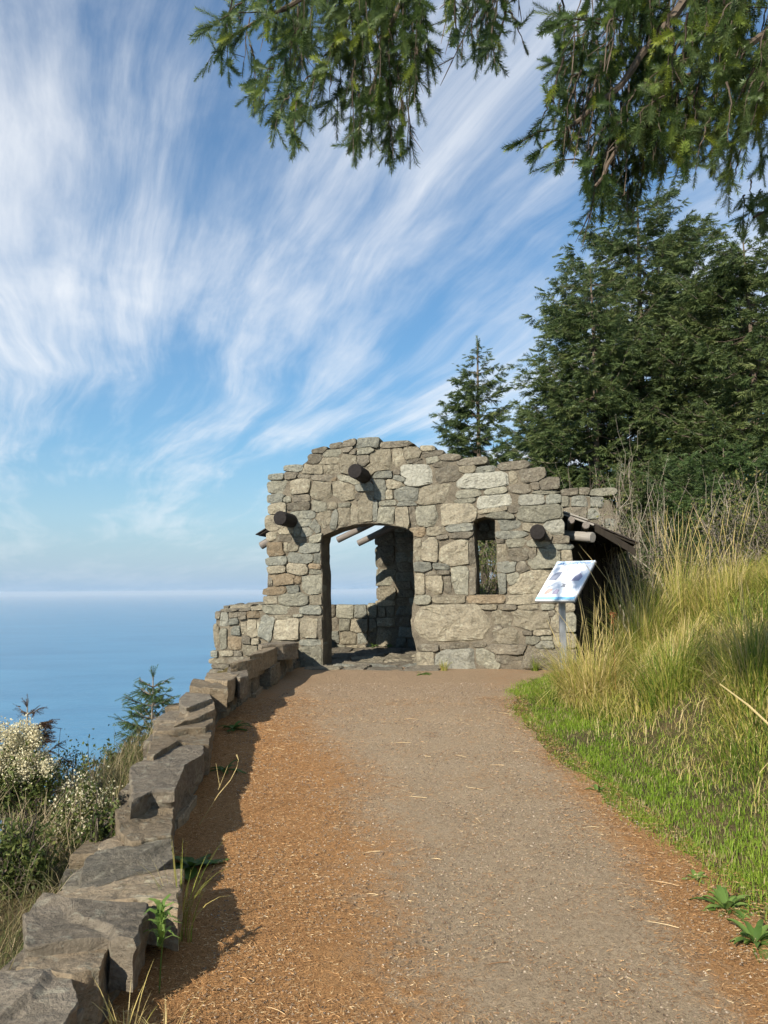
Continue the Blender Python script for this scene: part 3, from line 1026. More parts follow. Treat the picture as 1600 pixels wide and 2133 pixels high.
# roof planes (hidden behind the gable except at the eaves)
le_u, le_z = uv(543, 1086, 0.55)
rk_u, rk_z = uv(1183, 1078, 0.5)
re_u, re_z = uv(1322, 1136, 0.5)
roof = empty('roof', B(ridge_u, 1.5, 3))
roof['kind'] = 'thing'
bpy.context.view_layer.update()
adopt(roof, shelter)
rz = ridge_z + 0.16
bpy.context.view_layer.update()


def roof_plane(u0, zz0, u1, zz1, d0, d1, seed, wd=0.24, mat='roof_wood'):
    r_ = random.Random(seed)
    a = (B(u1, 0, zz1) - B(u0, 0, zz0))
    ln = a.length
    a.normalize()
    nrm = a.cross(D)
    if nrm.z < 0:
        nrm = -nrm
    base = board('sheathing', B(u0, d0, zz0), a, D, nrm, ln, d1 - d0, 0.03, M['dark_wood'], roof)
    s = ln
    k = 0
    while s > 0.02:
        s0 = max(0, s - wd)
        tilt = (a - nrm * 0.05).normalized()
        board('shake', B(u0, d0 - 0.02 - r_.uniform(0, .02), zz0) + a * s0 + nrm * (0.045), tilt, D, nrm, min(wd + 0.05, ln - s0 + 0.03), d1 - d0 + 0.04, 0.018, M[mat], roof, 0.004)
        s -= wd
        k += 1


RS = 0.53
roof_plane(ridge_u, rz - 0.02, -1.08, rz - 0.02 + RS * (-1.08 - ridge_u), THICK + 0.02, RD + 0.5, 1)
roof_plane(-1.10, rz - 0.03 + RS * (-1.08 - ridge_u), le_u, rz - 0.03 + RS * (le_u - ridge_u) * 0.96, THICK + 0.02, 1.15, 4)
roof_plane(ridge_u, rz, rk_u, rk_z, THICK + 0.02, RD - 0.02, 2)
roof_plane(rk_u + 0.03, rk_z - 0.012, re_u, re_z, 0.40, RD - 0.02, 3, 0.13)
# rake boards, pale where the sun has bleached them
pa, pb = B(rk_u - 0.06, 0.36, rk_z + 0.05), B(rk_u + (re_u - rk_u) * 0.40, 0.36, rk_z + (re_z - rk_z) * 0.40 + 0.055)
ax = (pb - pa)
board('rake_board', pa, ax.normalized(), D, ax.normalized().cross(D) * -1, ax.length, 0.03, 0.028, M['pale_wood'], roof)
board('rake_board', pa + UP * 0.038 - D * 0.012, ax.normalized(), D, ax.normalized().cross(D) * -1, ax.length * 0.8, 0.05, 0.024, M['pale_wood'], roof)
pa = pb
pb = B(re_u, 0.36, re_z - 0.05)
ax = pb - pa
board('fascia_board', pa - UP * 0.11, ax.normalized(), D, UP, ax.length, 0.03, 0.11, M['dark_wood'], roof)
# rafter tails over the seaward side
for px_, py_, d_ in ((703, 1125, 2.95), (746, 1132, 3.5)):
    ue, ze = uv(px_, py_, d_)
    log('rafter', B(ue, d_, ze), B(ridge_u, d_, ze + 0.45 * (ridge_u - ue)), 0.062, 0.07, M['grey_wood'], shelter, 12)
for d_, u_out in ((0.62, le_u - 0.02), (1.45, -1.7), (2.2, -1.6)):
    zr = rz - 0.13
    log('rafter', B(u_out, d_, zr + RS * (u_out - ridge_u)), B(ridge_u, d_, zr), 0.065, 0.072, M['grey_wood'], shelter, 12)
sl_r = (re_z - rk_z) / (re_u - rk_u)
for (px, py, d_) in ((1190, 1083, 0.32), (1221, 1094, 0.30)):
    u_, z_ = uv(px, py, d_)
    log('purlin', B(u_, d_, z_), B(u_, RD - 0.05, z_), 0.055, 0.055, M['grey_wood'], shelter, 12)
ua, za = uv(1236, 1118, 0.15)
ub, zb = uv(1190, 1110, 0.5)
log('plate_log', B(ua, 0.34, za), B(ua - 0.55, 0.80, zb), 0.075, 0.08, M['pale_wood'], shelter, 12)

# floor and threshold flagstones
floor = slab('floor', [(bl - 0.1, 0.0), (fr_u + 0.5, 0.0), (fr_u + 0.5, RD + 0.1), (bl - 0.1, RD + 0.1)], [], Vector((P0.x, P0.y, 0.462)), T, D, UP, 0.0, -0.4, M['mortar'])
adopt(floor, shelter)
fl = []
r_ = random.Random(8)
v = -0.42
for row, (h, c) in enumerate(((0.40, 'tdg'), (0.33, 'bdb'), (0.4, 'bdd'), (0.5, 'ttd'), (0.55, 'ttd'), (0.6, 'tdd'), (0.6, 'td'), (0.6, 'td'))):
    u = -0.95 + r_.uniform(-.1, .1) if row < 3 else -2.0
    end = 0.72 if row < 3 else 2.3
    while u < end:
        wd = r_.uniform(0.35, 0.62)
        fl.append((u + wd / 2, v + h / 2 + r_.uniform(-.05, .05), wd / 2, h / 2, r_.uniform(-.1, .1), r_.choice(c)))
        u += wd
    v += h
step = slab('threshold', [(-1.0, -0.40), (0.72, -0.40), (0.72, 0.0), (-1.0, 0.0)], [], Vector((P0.x, P0.y, 0.459)), T, D, UP, 0.0, -0.35, M['mortar'])
adopt(step, shelter)
masonry(floor, Vector((P0.x, P0.y, 0.462)), T, D, UP, fl, 0.06, [], proud=(0.012, 0.028), gap=0.010, name='flagstone', limit=1.15)

# ------------------------------------------------------------------ low wall along the path
lowwall = empty('low_stone_wall', (float(wall_x(4)), 4, float(g(wall_x(4), 4))))
tag(lowwall, 'knee-high dry stone wall of big slabs along the seaward path edge', 'wall')
bpy.context.view_layer.update()


def rock(name, pts, ztop, depth, mat, parent, seed, n=56, tilt=(0, 0), rough=0.03, spread_=1.0, rings=9):
    """boulder slab: outline pts (world xy), uneven layered top, rough sides"""
    P = np.asarray(pts, float)
    c = P.mean(0)
    # resample outline
    Q = np.vstack([P, P[:1]])
    seg = np.linalg.norm(np.diff(Q, axis=0), axis=1)
    cum = np.concatenate([[0], np.cumsum(seg)])
    tt = np.linspace(0, cum[-1], n, endpoint=False)
    ol = np.stack([np.interp(tt, cum, Q[:, 0]), np.interp(tt, cum, Q[:, 1])], 1) - c
    ol *= (1 + np.array([0.05 * noise.noise(Vector((a[0] * 9 + seed, a[1] * 9, 2))) + 0.035 * noise.noise(Vector((a[0] * 30 + seed, a[1] * 30, 2))) for a in ol]))[:, None]
    so = seed * 2.71
    V, F = [(0, 0, 0)], []
    fr = list(np.linspace(1.0 / rings, 1, rings))
    fr[-2] = 0.975
    ext = np.linalg.norm(ol, axis=1).max()
    r_ = random.Random(seed)
    pa = r_.uniform(0, 6.28)
    rtx, rty = r_.uniform(-.06, .06), r_.uniform(-.05, .05)

    def top(x, y):
        p = Vector((x * 3.2 + so, y * 3.2, so))
        h = noise.noise(p) * 0.25 + 0.16 * noise.noise(p * 2.4) + 0.18 * noise.noise(p * 6) + 0.14 * noise.noise(p * 15)
        st = x * math.cos(pa) + y * math.sin(pa) + 0.12 * noise.noise(p * 1.3)
        ledge = 0.012 * max(-1, min(1, st * 60)) * (1, 0, -1, 0)[seed % 4]
        tn = noise.noise(p * 0.8 + Vector((0, 0, 7))) * 3.2 + 0.35 * noise.noise(p * 3.1)
        fl_ = math.floor(tn)
        terr = fl_ + min(1.0, (tn - fl_) * 6)
        return rough * h + 0.0035 * terr + ledge + (tilt[0] + rtx) * x + (tilt[1] + rty) * y
    V[0] = (0, 0, top(0, 0))
    for f in fr:
        for j in range(n):
            x, y = ol[j] * f
            if f > 0.9:
                jit = 1 + (0.03 * noise.noise(Vector((x * 6 + so, y * 6, 4))) + 0.05 * noise.noise(Vector((x * 22 + so, y * 22, 4)))) * spread_
                x, y = x * jit, y * jit
            z = top(x, y) - (0.007 if f == fr[-1] else 0.0)
            V.append((x, y, z))
    for j in range(n):
        F.append((0, 1 + j, 1 + (j + 1) % n))
    for k in range(rings - 1):
        a, b = 1 + k * n, 1 + (k + 1) * n
        for j in range(n):
            j2 = (j + 1) % n
            F.append((a + j, b + j, b + j2, a + j2))
    a = 1 + (rings - 1) * n
    for sd in (0.12, 0.28, 0.45, 0.62, 0.8, 1.0):
        b = len(V)
        for j in range(n):
            x, y = V[1 + (rings - 1) * n + j][:2]
            q = Vector((x * 5 + so, y * 5, sd * depth * 9))
            ins = 1 - 0.03 * sd + 0.05 * noise.noise(q) + 0.05 * noise.noise(q * 2.7) + 0.03 * noise.noise(q * 6)
            V.append((x * ins, y * ins, top(x, y) - 0.007 - depth * sd))
        for j in range(n):
            j2 = (j + 1) % n
            F.append((a + j, b + j, b + j2, a + j2))
        a = b
    F.append(tuple(a + j for j in range(n - 1, -1, -1)))
    me = bpy.data.meshes.new(name)
    me.from_pydata(V, [], F)
    me.update()
    bm = bmesh.new()
    bm.from_mesh(me)
    bmesh.ops.recalc_face_normals(bm, faces=list(bm.faces))
    for e in bm.edges:
        if len(e.link_faces) == 2 and e.calc_face_angle(0) > 0.6:
            e.smooth = False
    for f in bm.faces:
        f.smooth = True
    bm.to_mesh(me)
    bm.free()
    me.materials.append(M[mat])
    o = bpy.data.objects.new(name, me)
    o.location = (c[0], c[1], ztop)
    link(o)
    return adopt(o, parent)


def z4(*pts):
    return [(x / 3.2, 1630 + y / 3.2) for x, y in pts]


def z3p(*pts):
    return [(230 + x / 3.404, 1230 + y / 3.404) for x, y in pts]


caps = [  # outline in picture pixels, height over the ground there, kind
 (z4((-260,1290),(-60,1250),(330,1255),(480,1290),(530,1430),(440,1600),(300,1700),(-260,1800)), 0.25, 'capg', (0, .05)),
 (z4((110,1250),(230,1085),(720,995),(750,1030),(665,1235),(480,1300),(330,1275)), 0.24, 'cap', (0, 0)),
 (z4((160,870),(290,765),(580,800),(990,780),(980,860),(890,1055),(740,1040),(720,1000),(230,1095),(165,1110)), 0.28, 'capg', (0, 0)),
 (z4((355,790),(380,705),(640,660),(880,590),(1215,556),(1232,610),(1170,840),(990,800),(450,815)), 0.24, 'cap', (0, 0)),
 (z4((520,690),(560,530),(650,480),(1150,412),(1165,490),(1060,565),(880,600),(640,670)), 0.24, 'd', (0, .04)),
 (z4((645,445),(660,405),(800,330),(875,370),(860,405),(690,465)), 0.23, 'cap', (0, 0)),
 (z4((760,190),(860,150),(1175,85),(1140,330),(870,385),(800,310)), 0.28, 'cap', (0, 0)),
 (z3p((140,1240),(300,1180),(490,1070),(675,1060),(665,1150),(530,1240),(500,1310),(440,1440),(290,1440),(135,1515)), 0.34, 'capg', (0, 0)),
 (z3p((250,1180),(310,1035),(440,1000),(728,972),(700,1072),(490,1068),(300,1180)), 0.34, 'cap', (0, 0)),
 (z3p((318,1015),(340,955),(500,930),(745,850),(725,925),(665,975),(420,1010)), 0.35, 'cap', (0, 0)),
 (z3p((440,950),(500,845),(735,765),(745,850),(600,915)), 0.37, 'cap', (0, 0)),
 (z3p((488,765),(540,700),(690,686),(725,770),(540,850),(500,835)), 0.39, 'capg', (0, 0)),
 (z3p((562,672),(590,632),(822,650),(832,692),(700,695)), 0.41, 'cap', (0, 0)),
 (z3p((668,622),(690,568),(860,578),(918,600),(822,658)), 0.42, 'cap', (0, 0)),
 (z3p((820,575),(870,528),(960,512),(978,590),(912,605)), 0.43, 'capg', (0, 0)),
 (z3p((850,535),(1000,468),(1100,428),(1125,442),(1060,475),(980,522)), 0.45, 'cap', (0, 0)),
 (z3p((980,475),(1060,400),(1200,368),(1218,395),(1110,444)), 0.46, 'cap', (0, 0)),
 (z3p((1040,405),(1130,350),(1290,343),(1335,378),(1215,395)), 0.46, 'capg', (0, 0)),
]


def at_z(px, py, z):
    d = ray(px, py)
    return EYE + d * ((z - EYE.z) / d.z)


for i, (pts, h, mt, ti) in enumerate(caps):
    mid = np.mean(pts, 0)
    z = 0.6
    for _ in range(6):
        p = at_z(mid[0], mid[1], z)
        z = 0.04 * min(max(p.y, 0), 11) + h
    W = [at_z(a, b, z) for a, b in pts]
    xy = np.array([(p.x, p.y) for p in W])
    xy = xy.mean(0) + (xy - xy.mean(0)) * np.array([1.0, 0.955])
    near = mid[1] > 1560
    rock('capstone', xy, z, 0.17 if near else 0.2, mt, lowwall, 40 + i, 96 if near else 48, ti, 0.020 if near else 0.018, 0.8, 14 if near else 7)
# lower courses under the caps
yy = 0.4
k = 0
while yy < 11.3:
    ln = random.uniform(0.28, 0.5)
    for course in (0, 1):
        yc = yy + ln / 2 + random.uniform(-.08, .08)
        xc = float(wall_x(yc)) + (0.0 if yc > 9.5 else -0.07)
        gz = 0.04 * yc
        hw = 0.17 + random.uniform(-.02, .03)
        l2 = ln * random.uniform(0.46, 0.56)
        pts = [(xc - hw, yc - l2), (xc + hw, yc - l2), (xc + hw + .01, yc), (xc + hw, yc + l2), (xc - hw, yc + l2), (xc - hw - .02, yc)]
        top_ = np.interp(yc, [1, 3.5, 5, 8, 11], [0.12, 0.12, 0.19, 0.26, 0.29])
        rock('stone', pts, gz + (top_ if course else 0.08), 0.22, random.choice(['cap', 'capg', 'd']), lowwall, 900 + k, 30, (0, 0), 0.015, 0.8, 4)
        k += 1
    yy += ln
yy = 1.6

# ------------------------------------------------------------------ interpretive sign
sign = empty('information_sign', tuple(on_ground(1160, 1385)))
tag(sign, 'white tilted information panel on a grey metal post beside the tall grass', 'sign')
bpy.context.view_layer.update()
Ysg = 9.3
psi, tau = math.radians(42), math.radians(40)
Wv = Vector((math.cos(psi), -math.sin(psi), 0))
Sv = Vector((math.sin(psi) * math.cos(tau), math.cos(psi) * math.cos(tau), math.sin(tau)))
Nv = Wv.cross(Sv)
bl_p = at_y(1115, 1253, Ysg)
pxm = F_PX / Ysg
Wd, Hd = 69 / pxm / math.cos(psi) * 0.97, 82 / pxm / math.sin(tau)
white = plain('sign_white', (0.78, 0.80, 0.82), 0.35, 0.4)
panel = board('panel', bl_p, Wv, Sv, Nv, Wd, Hd, 0.022, white, sign, 0.004)
edge_m = plain('sign_edge', (0.10, 0.09, 0.08), 0.5)
board('tray', bl_p - Nv * 0.012 - Wv * 0.008 - Sv * 0.008, Wv, Sv, Nv, Wd + 0.016, Hd + 0.016, 0.011, edge_m, sign, 0.003)


def patch(name, s0, t0, s1, t1, c, lift=0.0255):
    m = plain('ink_' + name, c, 0.4, 0.3)
    P = bl_p + Nv * lift
    v = [P + Wv * (Wd * a) + Sv * (Hd * b) for a, b in ((s0, t0), (s1, t0), (s1, t1), (s0, t1))]
    o = mesh_py(name, v, [(0, 1, 2, 3)], m, None, False, tuple(v[0]))
    return adopt(o, sign)


def poly_patch(name, pts, c, lift=0.026):
    m = plain('ink_' + name, c, 0.4, 0.3)
    P = bl_p + Nv * lift
    v = [P + Wv * (Wd * a) + Sv * (Hd * b) for a, b in pts]
    o = mesh_py(name, v, [tuple(range(len(v)))], m, None, False, tuple(v[0]))
    return adopt(o, sign)


patch('footer_band', 0.012, 0.012, 0.988, 0.075, (0.28, 0.60, 0.78))
patch('header_band', 0.012, 0.90, 0.988, 0.985, (0.62, 0.76, 0.90))
poly_patch('emblem', [(0.06, 0.905), (0.24, 0.905), (0.24, 0.925), (0.215, 0.965), (0.19, 0.925), (0.15, 0.945), (0.10, 0.92)], (0.10, 0.22, 0.42))
poly_patch('photo_print', [(0.06, 0.50), (0.26, 0.49), (0.30, 0.60), (0.32, 0.72), (0.20, 0.70), (0.09, 0.62)], (0.25, 0.27, 0.33))
poly_patch('drawing_print', [(0.66, 0.47), (0.86, 0.47), (0.90, 0.58), (0.80, 0.68), (0.70, 0.58)], (0.33, 0.31, 0.40))
poly_patch('drawing_print', [(0.48, 0.31), (0.54, 0.33), (0.60, 0.30), (0.58, 0.40), (0.46, 0.41), (0.52, 0.37)], (0.25, 0.26, 0.28))
poly_patch('drawing_print', [(0.36, 0.14), (0.50, 0.15), (0.50, 0.25), (0.41, 0.27), (0.36, 0.20)], (0.36, 0.33, 0.42))
poly_patch('drawing_print', [(0.16, 0.13), (0.28, 0.17), (0.32, 0.27), (0.22, 0.28), (0.14, 0.20)], (0.66, 0.45, 0.38))
poly_patch('drawing_print', [(0.66, 0.12), (0.90, 0.14), (0.88, 0.24), (0.72, 0.25)], (0.70, 0.66, 0.60))
for i in range(11):
    patch('text_line', 0.38, 0.83 - i * 0.031, 0.60 + 0.05 * ((i * 7) % 3) / 3, 0.835 - i * 0.031 + 0.004, (0.50, 0.52, 0.56))
for i in range(5):
    patch('text_line', 0.66, 0.44 - i * 0.026, 0.90 - 0.04 * (i % 2), 0.445 - i * 0.026, (0.50, 0.52, 0.56))
fc = bpy.data.curves.new('title', 'FONT')
fc.body = 'A Lasting Impression'
fc.size = 0.066
fc.extrude = 0.0005
to = bpy.data.objects.new('title', fc)
COL.objects.link(to)
bpy.context.view_layer.update()
tme = bpy.data.meshes.new_from_object(to.evaluated_get(bpy.context.evaluated_depsgraph_get()))
COL.objects.unlink(to)
bpy.data.objects.remove(to)
tme.name = 'title'
xs = np.array([v.co.x for v in tme.vertices])
sx_ = (Wd * 0.56) / max(1e-6, xs.max())
tme.materials.clear()
tme.materials.append(plain('ink_title', (0.05, 0.12, 0.34), 0.4))
to = bpy.data.objects.new('title', tme)
Mx = Matrix((Wv, Sv, Nv)).transposed().to_4x4() @ Matrix.Diagonal((sx_, 1.0, 1, 1))
Mx.translation = bl_p + Wv * (Wd * 0.36) + Sv * (Hd * 0.915) + Nv * 0.0275
link(to)
to.matrix_world = Mx
adopt(to, sign)
steel = plain('galvanised_steel', (0.30, 0.31, 0.32), 0.5, 0.5, 0.4)
pc = bl_p + Wv * (Wd * 0.5) + Sv * (Hd * 0.30)
gz = float(g(pc.x, pc.y))
board('post', Vector((pc.x - 0.035, pc.y - 0.035, gz - 0.2)), Vector((1, 0, 0)), Vector((0, 1, 0)), UP, 0.07, 0.07, pc.z - gz + 0.2 - 0.05, steel, sign, 0.006)
board('bracket', bl_p + Wv * (Wd * 0.25) + Sv * (Hd * 0.15) - Nv * 0.045, Wv, Sv, Nv, Wd * 0.5, Hd * 0.7, 0.032, edge_m, sign, 0.004)

# ------------------------------------------------------------------ spruce templates
def sprig_template(n=76, seed=1, nl=0.17, nw=0.014, flat=0.55):
    """a needle-clad shoot, unit length along +X (triangles)"""
    r = np.random.default_rng(seed)
    V, F = [], []
    # stem: a thin three-sided spike
    for a in range(3):
        an = a * 2.094
        V.append((0, 0.012 * math.cos(an), 0.012 * math.sin(an)))
    V.append((1, 0, 0))
    F += [(0, 1, 3), (1, 2, 3), (2, 0, 3)]
    for i in range(n):
        x = 0.02 + 0.96 * (i + r.uniform(-.4, .4)) / n
        an = i * 2.39996 + r.normal(0, .25)
        l = nl * r.uniform(0.8, 1.15) * (1.0 if x < 0.85 else 0.85)
        fw = r.uniform(0.45, 0.75) + (0.5 if x > 0.93 else 0)
        d = np.array([fw, math.cos(an), math.sin(an) * flat + 0.25])
        d /= np.linalg.norm(d)
        s = np.cross(d, [1, 0.1, 0.2])
        s /= np.linalg.norm(s) + 1e-9
        b = np.array([x, 0, 0])
        k = len(V)
        V += [b + s * nw * 0.7 + d * l * 0.1, b - s * nw * 0.7 + d * l * 0.1, b + d * l]
        F += [(k, k + 1, k + 2)]
    return np.array(V, float), np.array(F)


def spray_template(seed=1, sub=7):
    """branchlet for far trees: a drooping fan of needle-clad twigs as narrow blades"""
    r = np.random.default_rng(seed)
    V, F = [], []

    def lance(b, d, l, wd):
        d = d / np.linalg.norm(d)
        up = r.normal(0, 1, 3)
        s = np.cross(d, up)
        s /= np.linalg.norm(s)
        k = len(V)
        V.extend([b + d * l * 0.12 + s * wd * 1.3, b + d * l * 0.12 - s * wd * 1.3, b + d * l])
        F.extend([(k, k + 1, k + 2)])
    lance(np.zeros(3), np.array([1, 0, 0.05]), 1.0, 0.028)
    for i in range(sub):
        x = 0.12 + 0.75 * i / sub
        for sg in (-1, 1):
            l = (0.5 - 0.3 * i / sub) * r.uniform(0.7, 1.2)
            d = np.array([0.75, sg * r.uniform(0.55, 0.95), r.uniform(-0.45, 0.25)])
            lance(np.array([x, 0, 0]), d, l * 1.08, 0.027)
            if r.random() < 0.75:
                d = np.array([0.6, sg * r.uniform(0.0, 0.5), r.uniform(-0.9, 0.7)])
                lance(np.array([x, 0, 0]), d, l * 0.75, 0.026)
    return np.array(V, float), np.array(F)


SPRIG = [sprig_template(78, s, 0.26, 0.030, 0.85) for s in (1, 2, 3)]
SPRIG_THIN = [sprig_template(44, 9, 0.2, 0.018, 0.8)]
SPRAY = [spray_template(s) for s in (1, 2, 3, 4)]
MIDSPRIG = [sprig_template(22, s, 0.22, 0.05) for s in (5, 6)]


def add_sprigs(bag, templates, pos, dirs, scale, tint, roll=None):
    pos, dirs, scale, tint = map(np.asarray, (pos, dirs, scale, tint))
    k = len(pos)
    if k == 0:
        return
    which = rng.integers(0, len(templates), k)
    roll = rng.normal(0, 0.4, k) if roll is None else roll
    for i, (tv, tf) in enumerate(templates):
        s = which == i
        if s.any():
            V, F, Tn = scatter(tv, tf, pos[s], frames(dirs[s], roll[s]), scale[s], tint[s])
            bag.add(V, F, Tn)


def spruce(name, base, height, radius, label, group=None, whorls=20, per=6, start=0.1, seed=1, mat='needle_far', templates=None,
           spray=0.42, dens=13, lean=(0, 0), droop=0.25, shape=0.85, trunk_r=None, tint=(0.1, 0.85), az=None, top_bare=0.0, cat='tree', squash=1.0, bark_t=0.45):
    """conifer: tapered trunk, whorled limbs, foliage sprays along every limb"""
    templates = templates or SPRAY
    r = np.random.default_rng(seed)
    base = np.array(base, float)
    root = empty(name, tuple(base))
    tag(root, label, cat, group)
    bpy.context.view_layer.update()
    trunk_r = trunk_r or height * 0.016
    hs = np.linspace(0, 1, 14)
    axis = np.stack([base[0] + lean[0] * hs ** 1.5 * height + 0.02 * height * np.sin(hs * 5 + seed) * 0.3,
                     base[1] + lean[1] * hs ** 1.5 * height, base[2] + hs * height], 1)
    V, F = tube(axis, trunk_r * (1 - hs * 0.93) + 0.004, 9)
    tr = mesh_np('trunk', V, F, M['bark'], None, np.full(len(V), bark_t), True)
    adopt(tr, root)
    limbs, bag = Bag(), Bag()
    for wi in range(whorls):
        f = start + (0.985 - start) * (wi + r.uniform(-.3, .3)) / whorls
        f = min(max(f, start), 0.985)
        for b in range(per):
            a = r.uniform(0, 6.283)
            if az is not None and r.random() < az[2]:
                a = r.normal(az[0], az[1])
            L = radius * ((1 - f) ** shape) * r.uniform(0.55, 1.2) + 0.05 * radius
            if f < 0.25:
                L *= 0.6 + 1.6 * f
            p0 = np.array([np.interp(f, hs, axis[:, i]) for i in range(3)])
            n = max(4, int(L / 0.25))
            t_ = np.linspace(0, 1, n)
            rise = (0.45 * f - 0.05) * L
            zc = rise * t_ - droop * L * np.sin(t_ * math.pi * 0.8) + 0.14 * L * t_ ** 3
            bend = r.normal(0, 0.15) * t_ ** 2 * L
            pts = np.stack([p0[0] + math.cos(a) * L * t_ - math.sin(a) * bend, p0[1] + (math.sin(a) * L * t_ + math.cos(a) * bend) * squash, p0[2] + zc], 1)
            V, F = tube(pts, np.linspace(max(0.006, trunk_r * 0.28 * (1 - f)), 0.003, n), 4)
            limbs.add(V, F, r.uniform(0.25, 0.75))
            m_ = max(3, int(L * dens))
            s = r.uniform(0.18, 1.0, m_) ** 0.8
            s[0] = 1.0
            pos = np.stack([np.interp(s, t_, pts[:, i]) for i in range(3)], 1)
            sd = r.choice([-1, 1], m_) * r.uniform(0.3, 1.15, m_)
            sd[0] = 0
            aa = a + sd
            dirs = np.stack([np.cos(aa), np.sin(aa) * squash, r.normal(-0.15, 0.32, m_)], 1)
            scl = spray * r.uniform(0.6, 1.25, m_) * (0.75 + 0.35 * (1 - s))
            if f > 0.9:
                scl *= 0.6
            tn = np.clip(r.uniform(tint[0], tint[1], m_) * 0.6 + 0.4 * r.uniform(tint[0], tint[1]), 0, 1)
            if r.random() < top_bare:
                continue
            add_sprigs(bag, templates, pos, dirs, scl, tn, r.normal(0, 0.5, m_))
    k = 10
    tp = axis[-1]
    add_sprigs(bag, templates, np.tile(tp, (k, 1)) - np.array([[0, 0, 0.04 * height]]) * r.uniform(0, 1, (k, 1)), np.stack([r.normal(0, .35, k), r.normal(0, .35, k), np.ones(k)], 1), spray * r.uniform(.4, .8, k), np.full(k, 0.5))
    adopt(limbs.build('branches', M['bark']), root)
    adopt(bag.build('crown', M[mat]), root)
    return root


def gz_at(px, Y):
    x = at_y(px, 1200, Y).x
    return x, float(g(x, Y))


def spruce_px(px, top_py, Y, radius, label, **kw):
    x, z = gz_at(px, Y)
    top = at_y(px, top_py, Y).z
    return spruce('spruce_tree', (x, Y, z - 0.1), top - z + 0.1, radius, label, **kw)


spruce_px(1355, 385, 21.0, 3.6, 'tall dark spruce rising highest behind the shelter', whorls=34, per=11, start=0.08, seed=3, dens=13, spray=0.52, shape=0.45)
spruce_px(1250, 560, 19.0, 2.4, 'broad spruce leaning out towards the sea left of the tallest one', whorls=26, per=11, start=0.06, seed=4, dens=14, spray=0.46, shape=0.36, az=(2.9, 0.8, 0.3))
spruce_px(1165, 790, 20.5, 1.8, 'short spruce filling the gap between slim young spruce and dark trees', whorls=16, per=10, start=0.04, seed=14, dens=14, spray=0.46, shape=0.4)
spruce_px(1590, 490, 18.0, 3.0, 'dense spruce cut by the right picture edge', whorls=30, per=11, start=0.10, seed=5, dens=12, spray=0.52, shape=0.4)
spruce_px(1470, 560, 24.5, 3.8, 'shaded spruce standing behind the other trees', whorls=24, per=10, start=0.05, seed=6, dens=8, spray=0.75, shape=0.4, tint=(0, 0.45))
spruce_px(1008, 712, 25.0, 2.7, 'slim young spruce with a pointed top behind the shelter gable', whorls=28, per=10, start=0.06, seed=7, dens=13, spray=0.50, shape=0.62, droop=0.06)
spruce_px(1520, 930, 14.0, 1.9, 'low bright green spruce at the foot of the dark trees', whorls=10, per=10, start=0.05, seed=8, dens=22, spray=0.32, mat='needle_bright', shape=0.4)
spruce_px(1390, 960, 15.5, 1.8, 'small bushy spruce between shelter roof and bank', whorls=12, per=9, start=0.04, seed=9, dens=18, spray=0.36, shape=0.4)

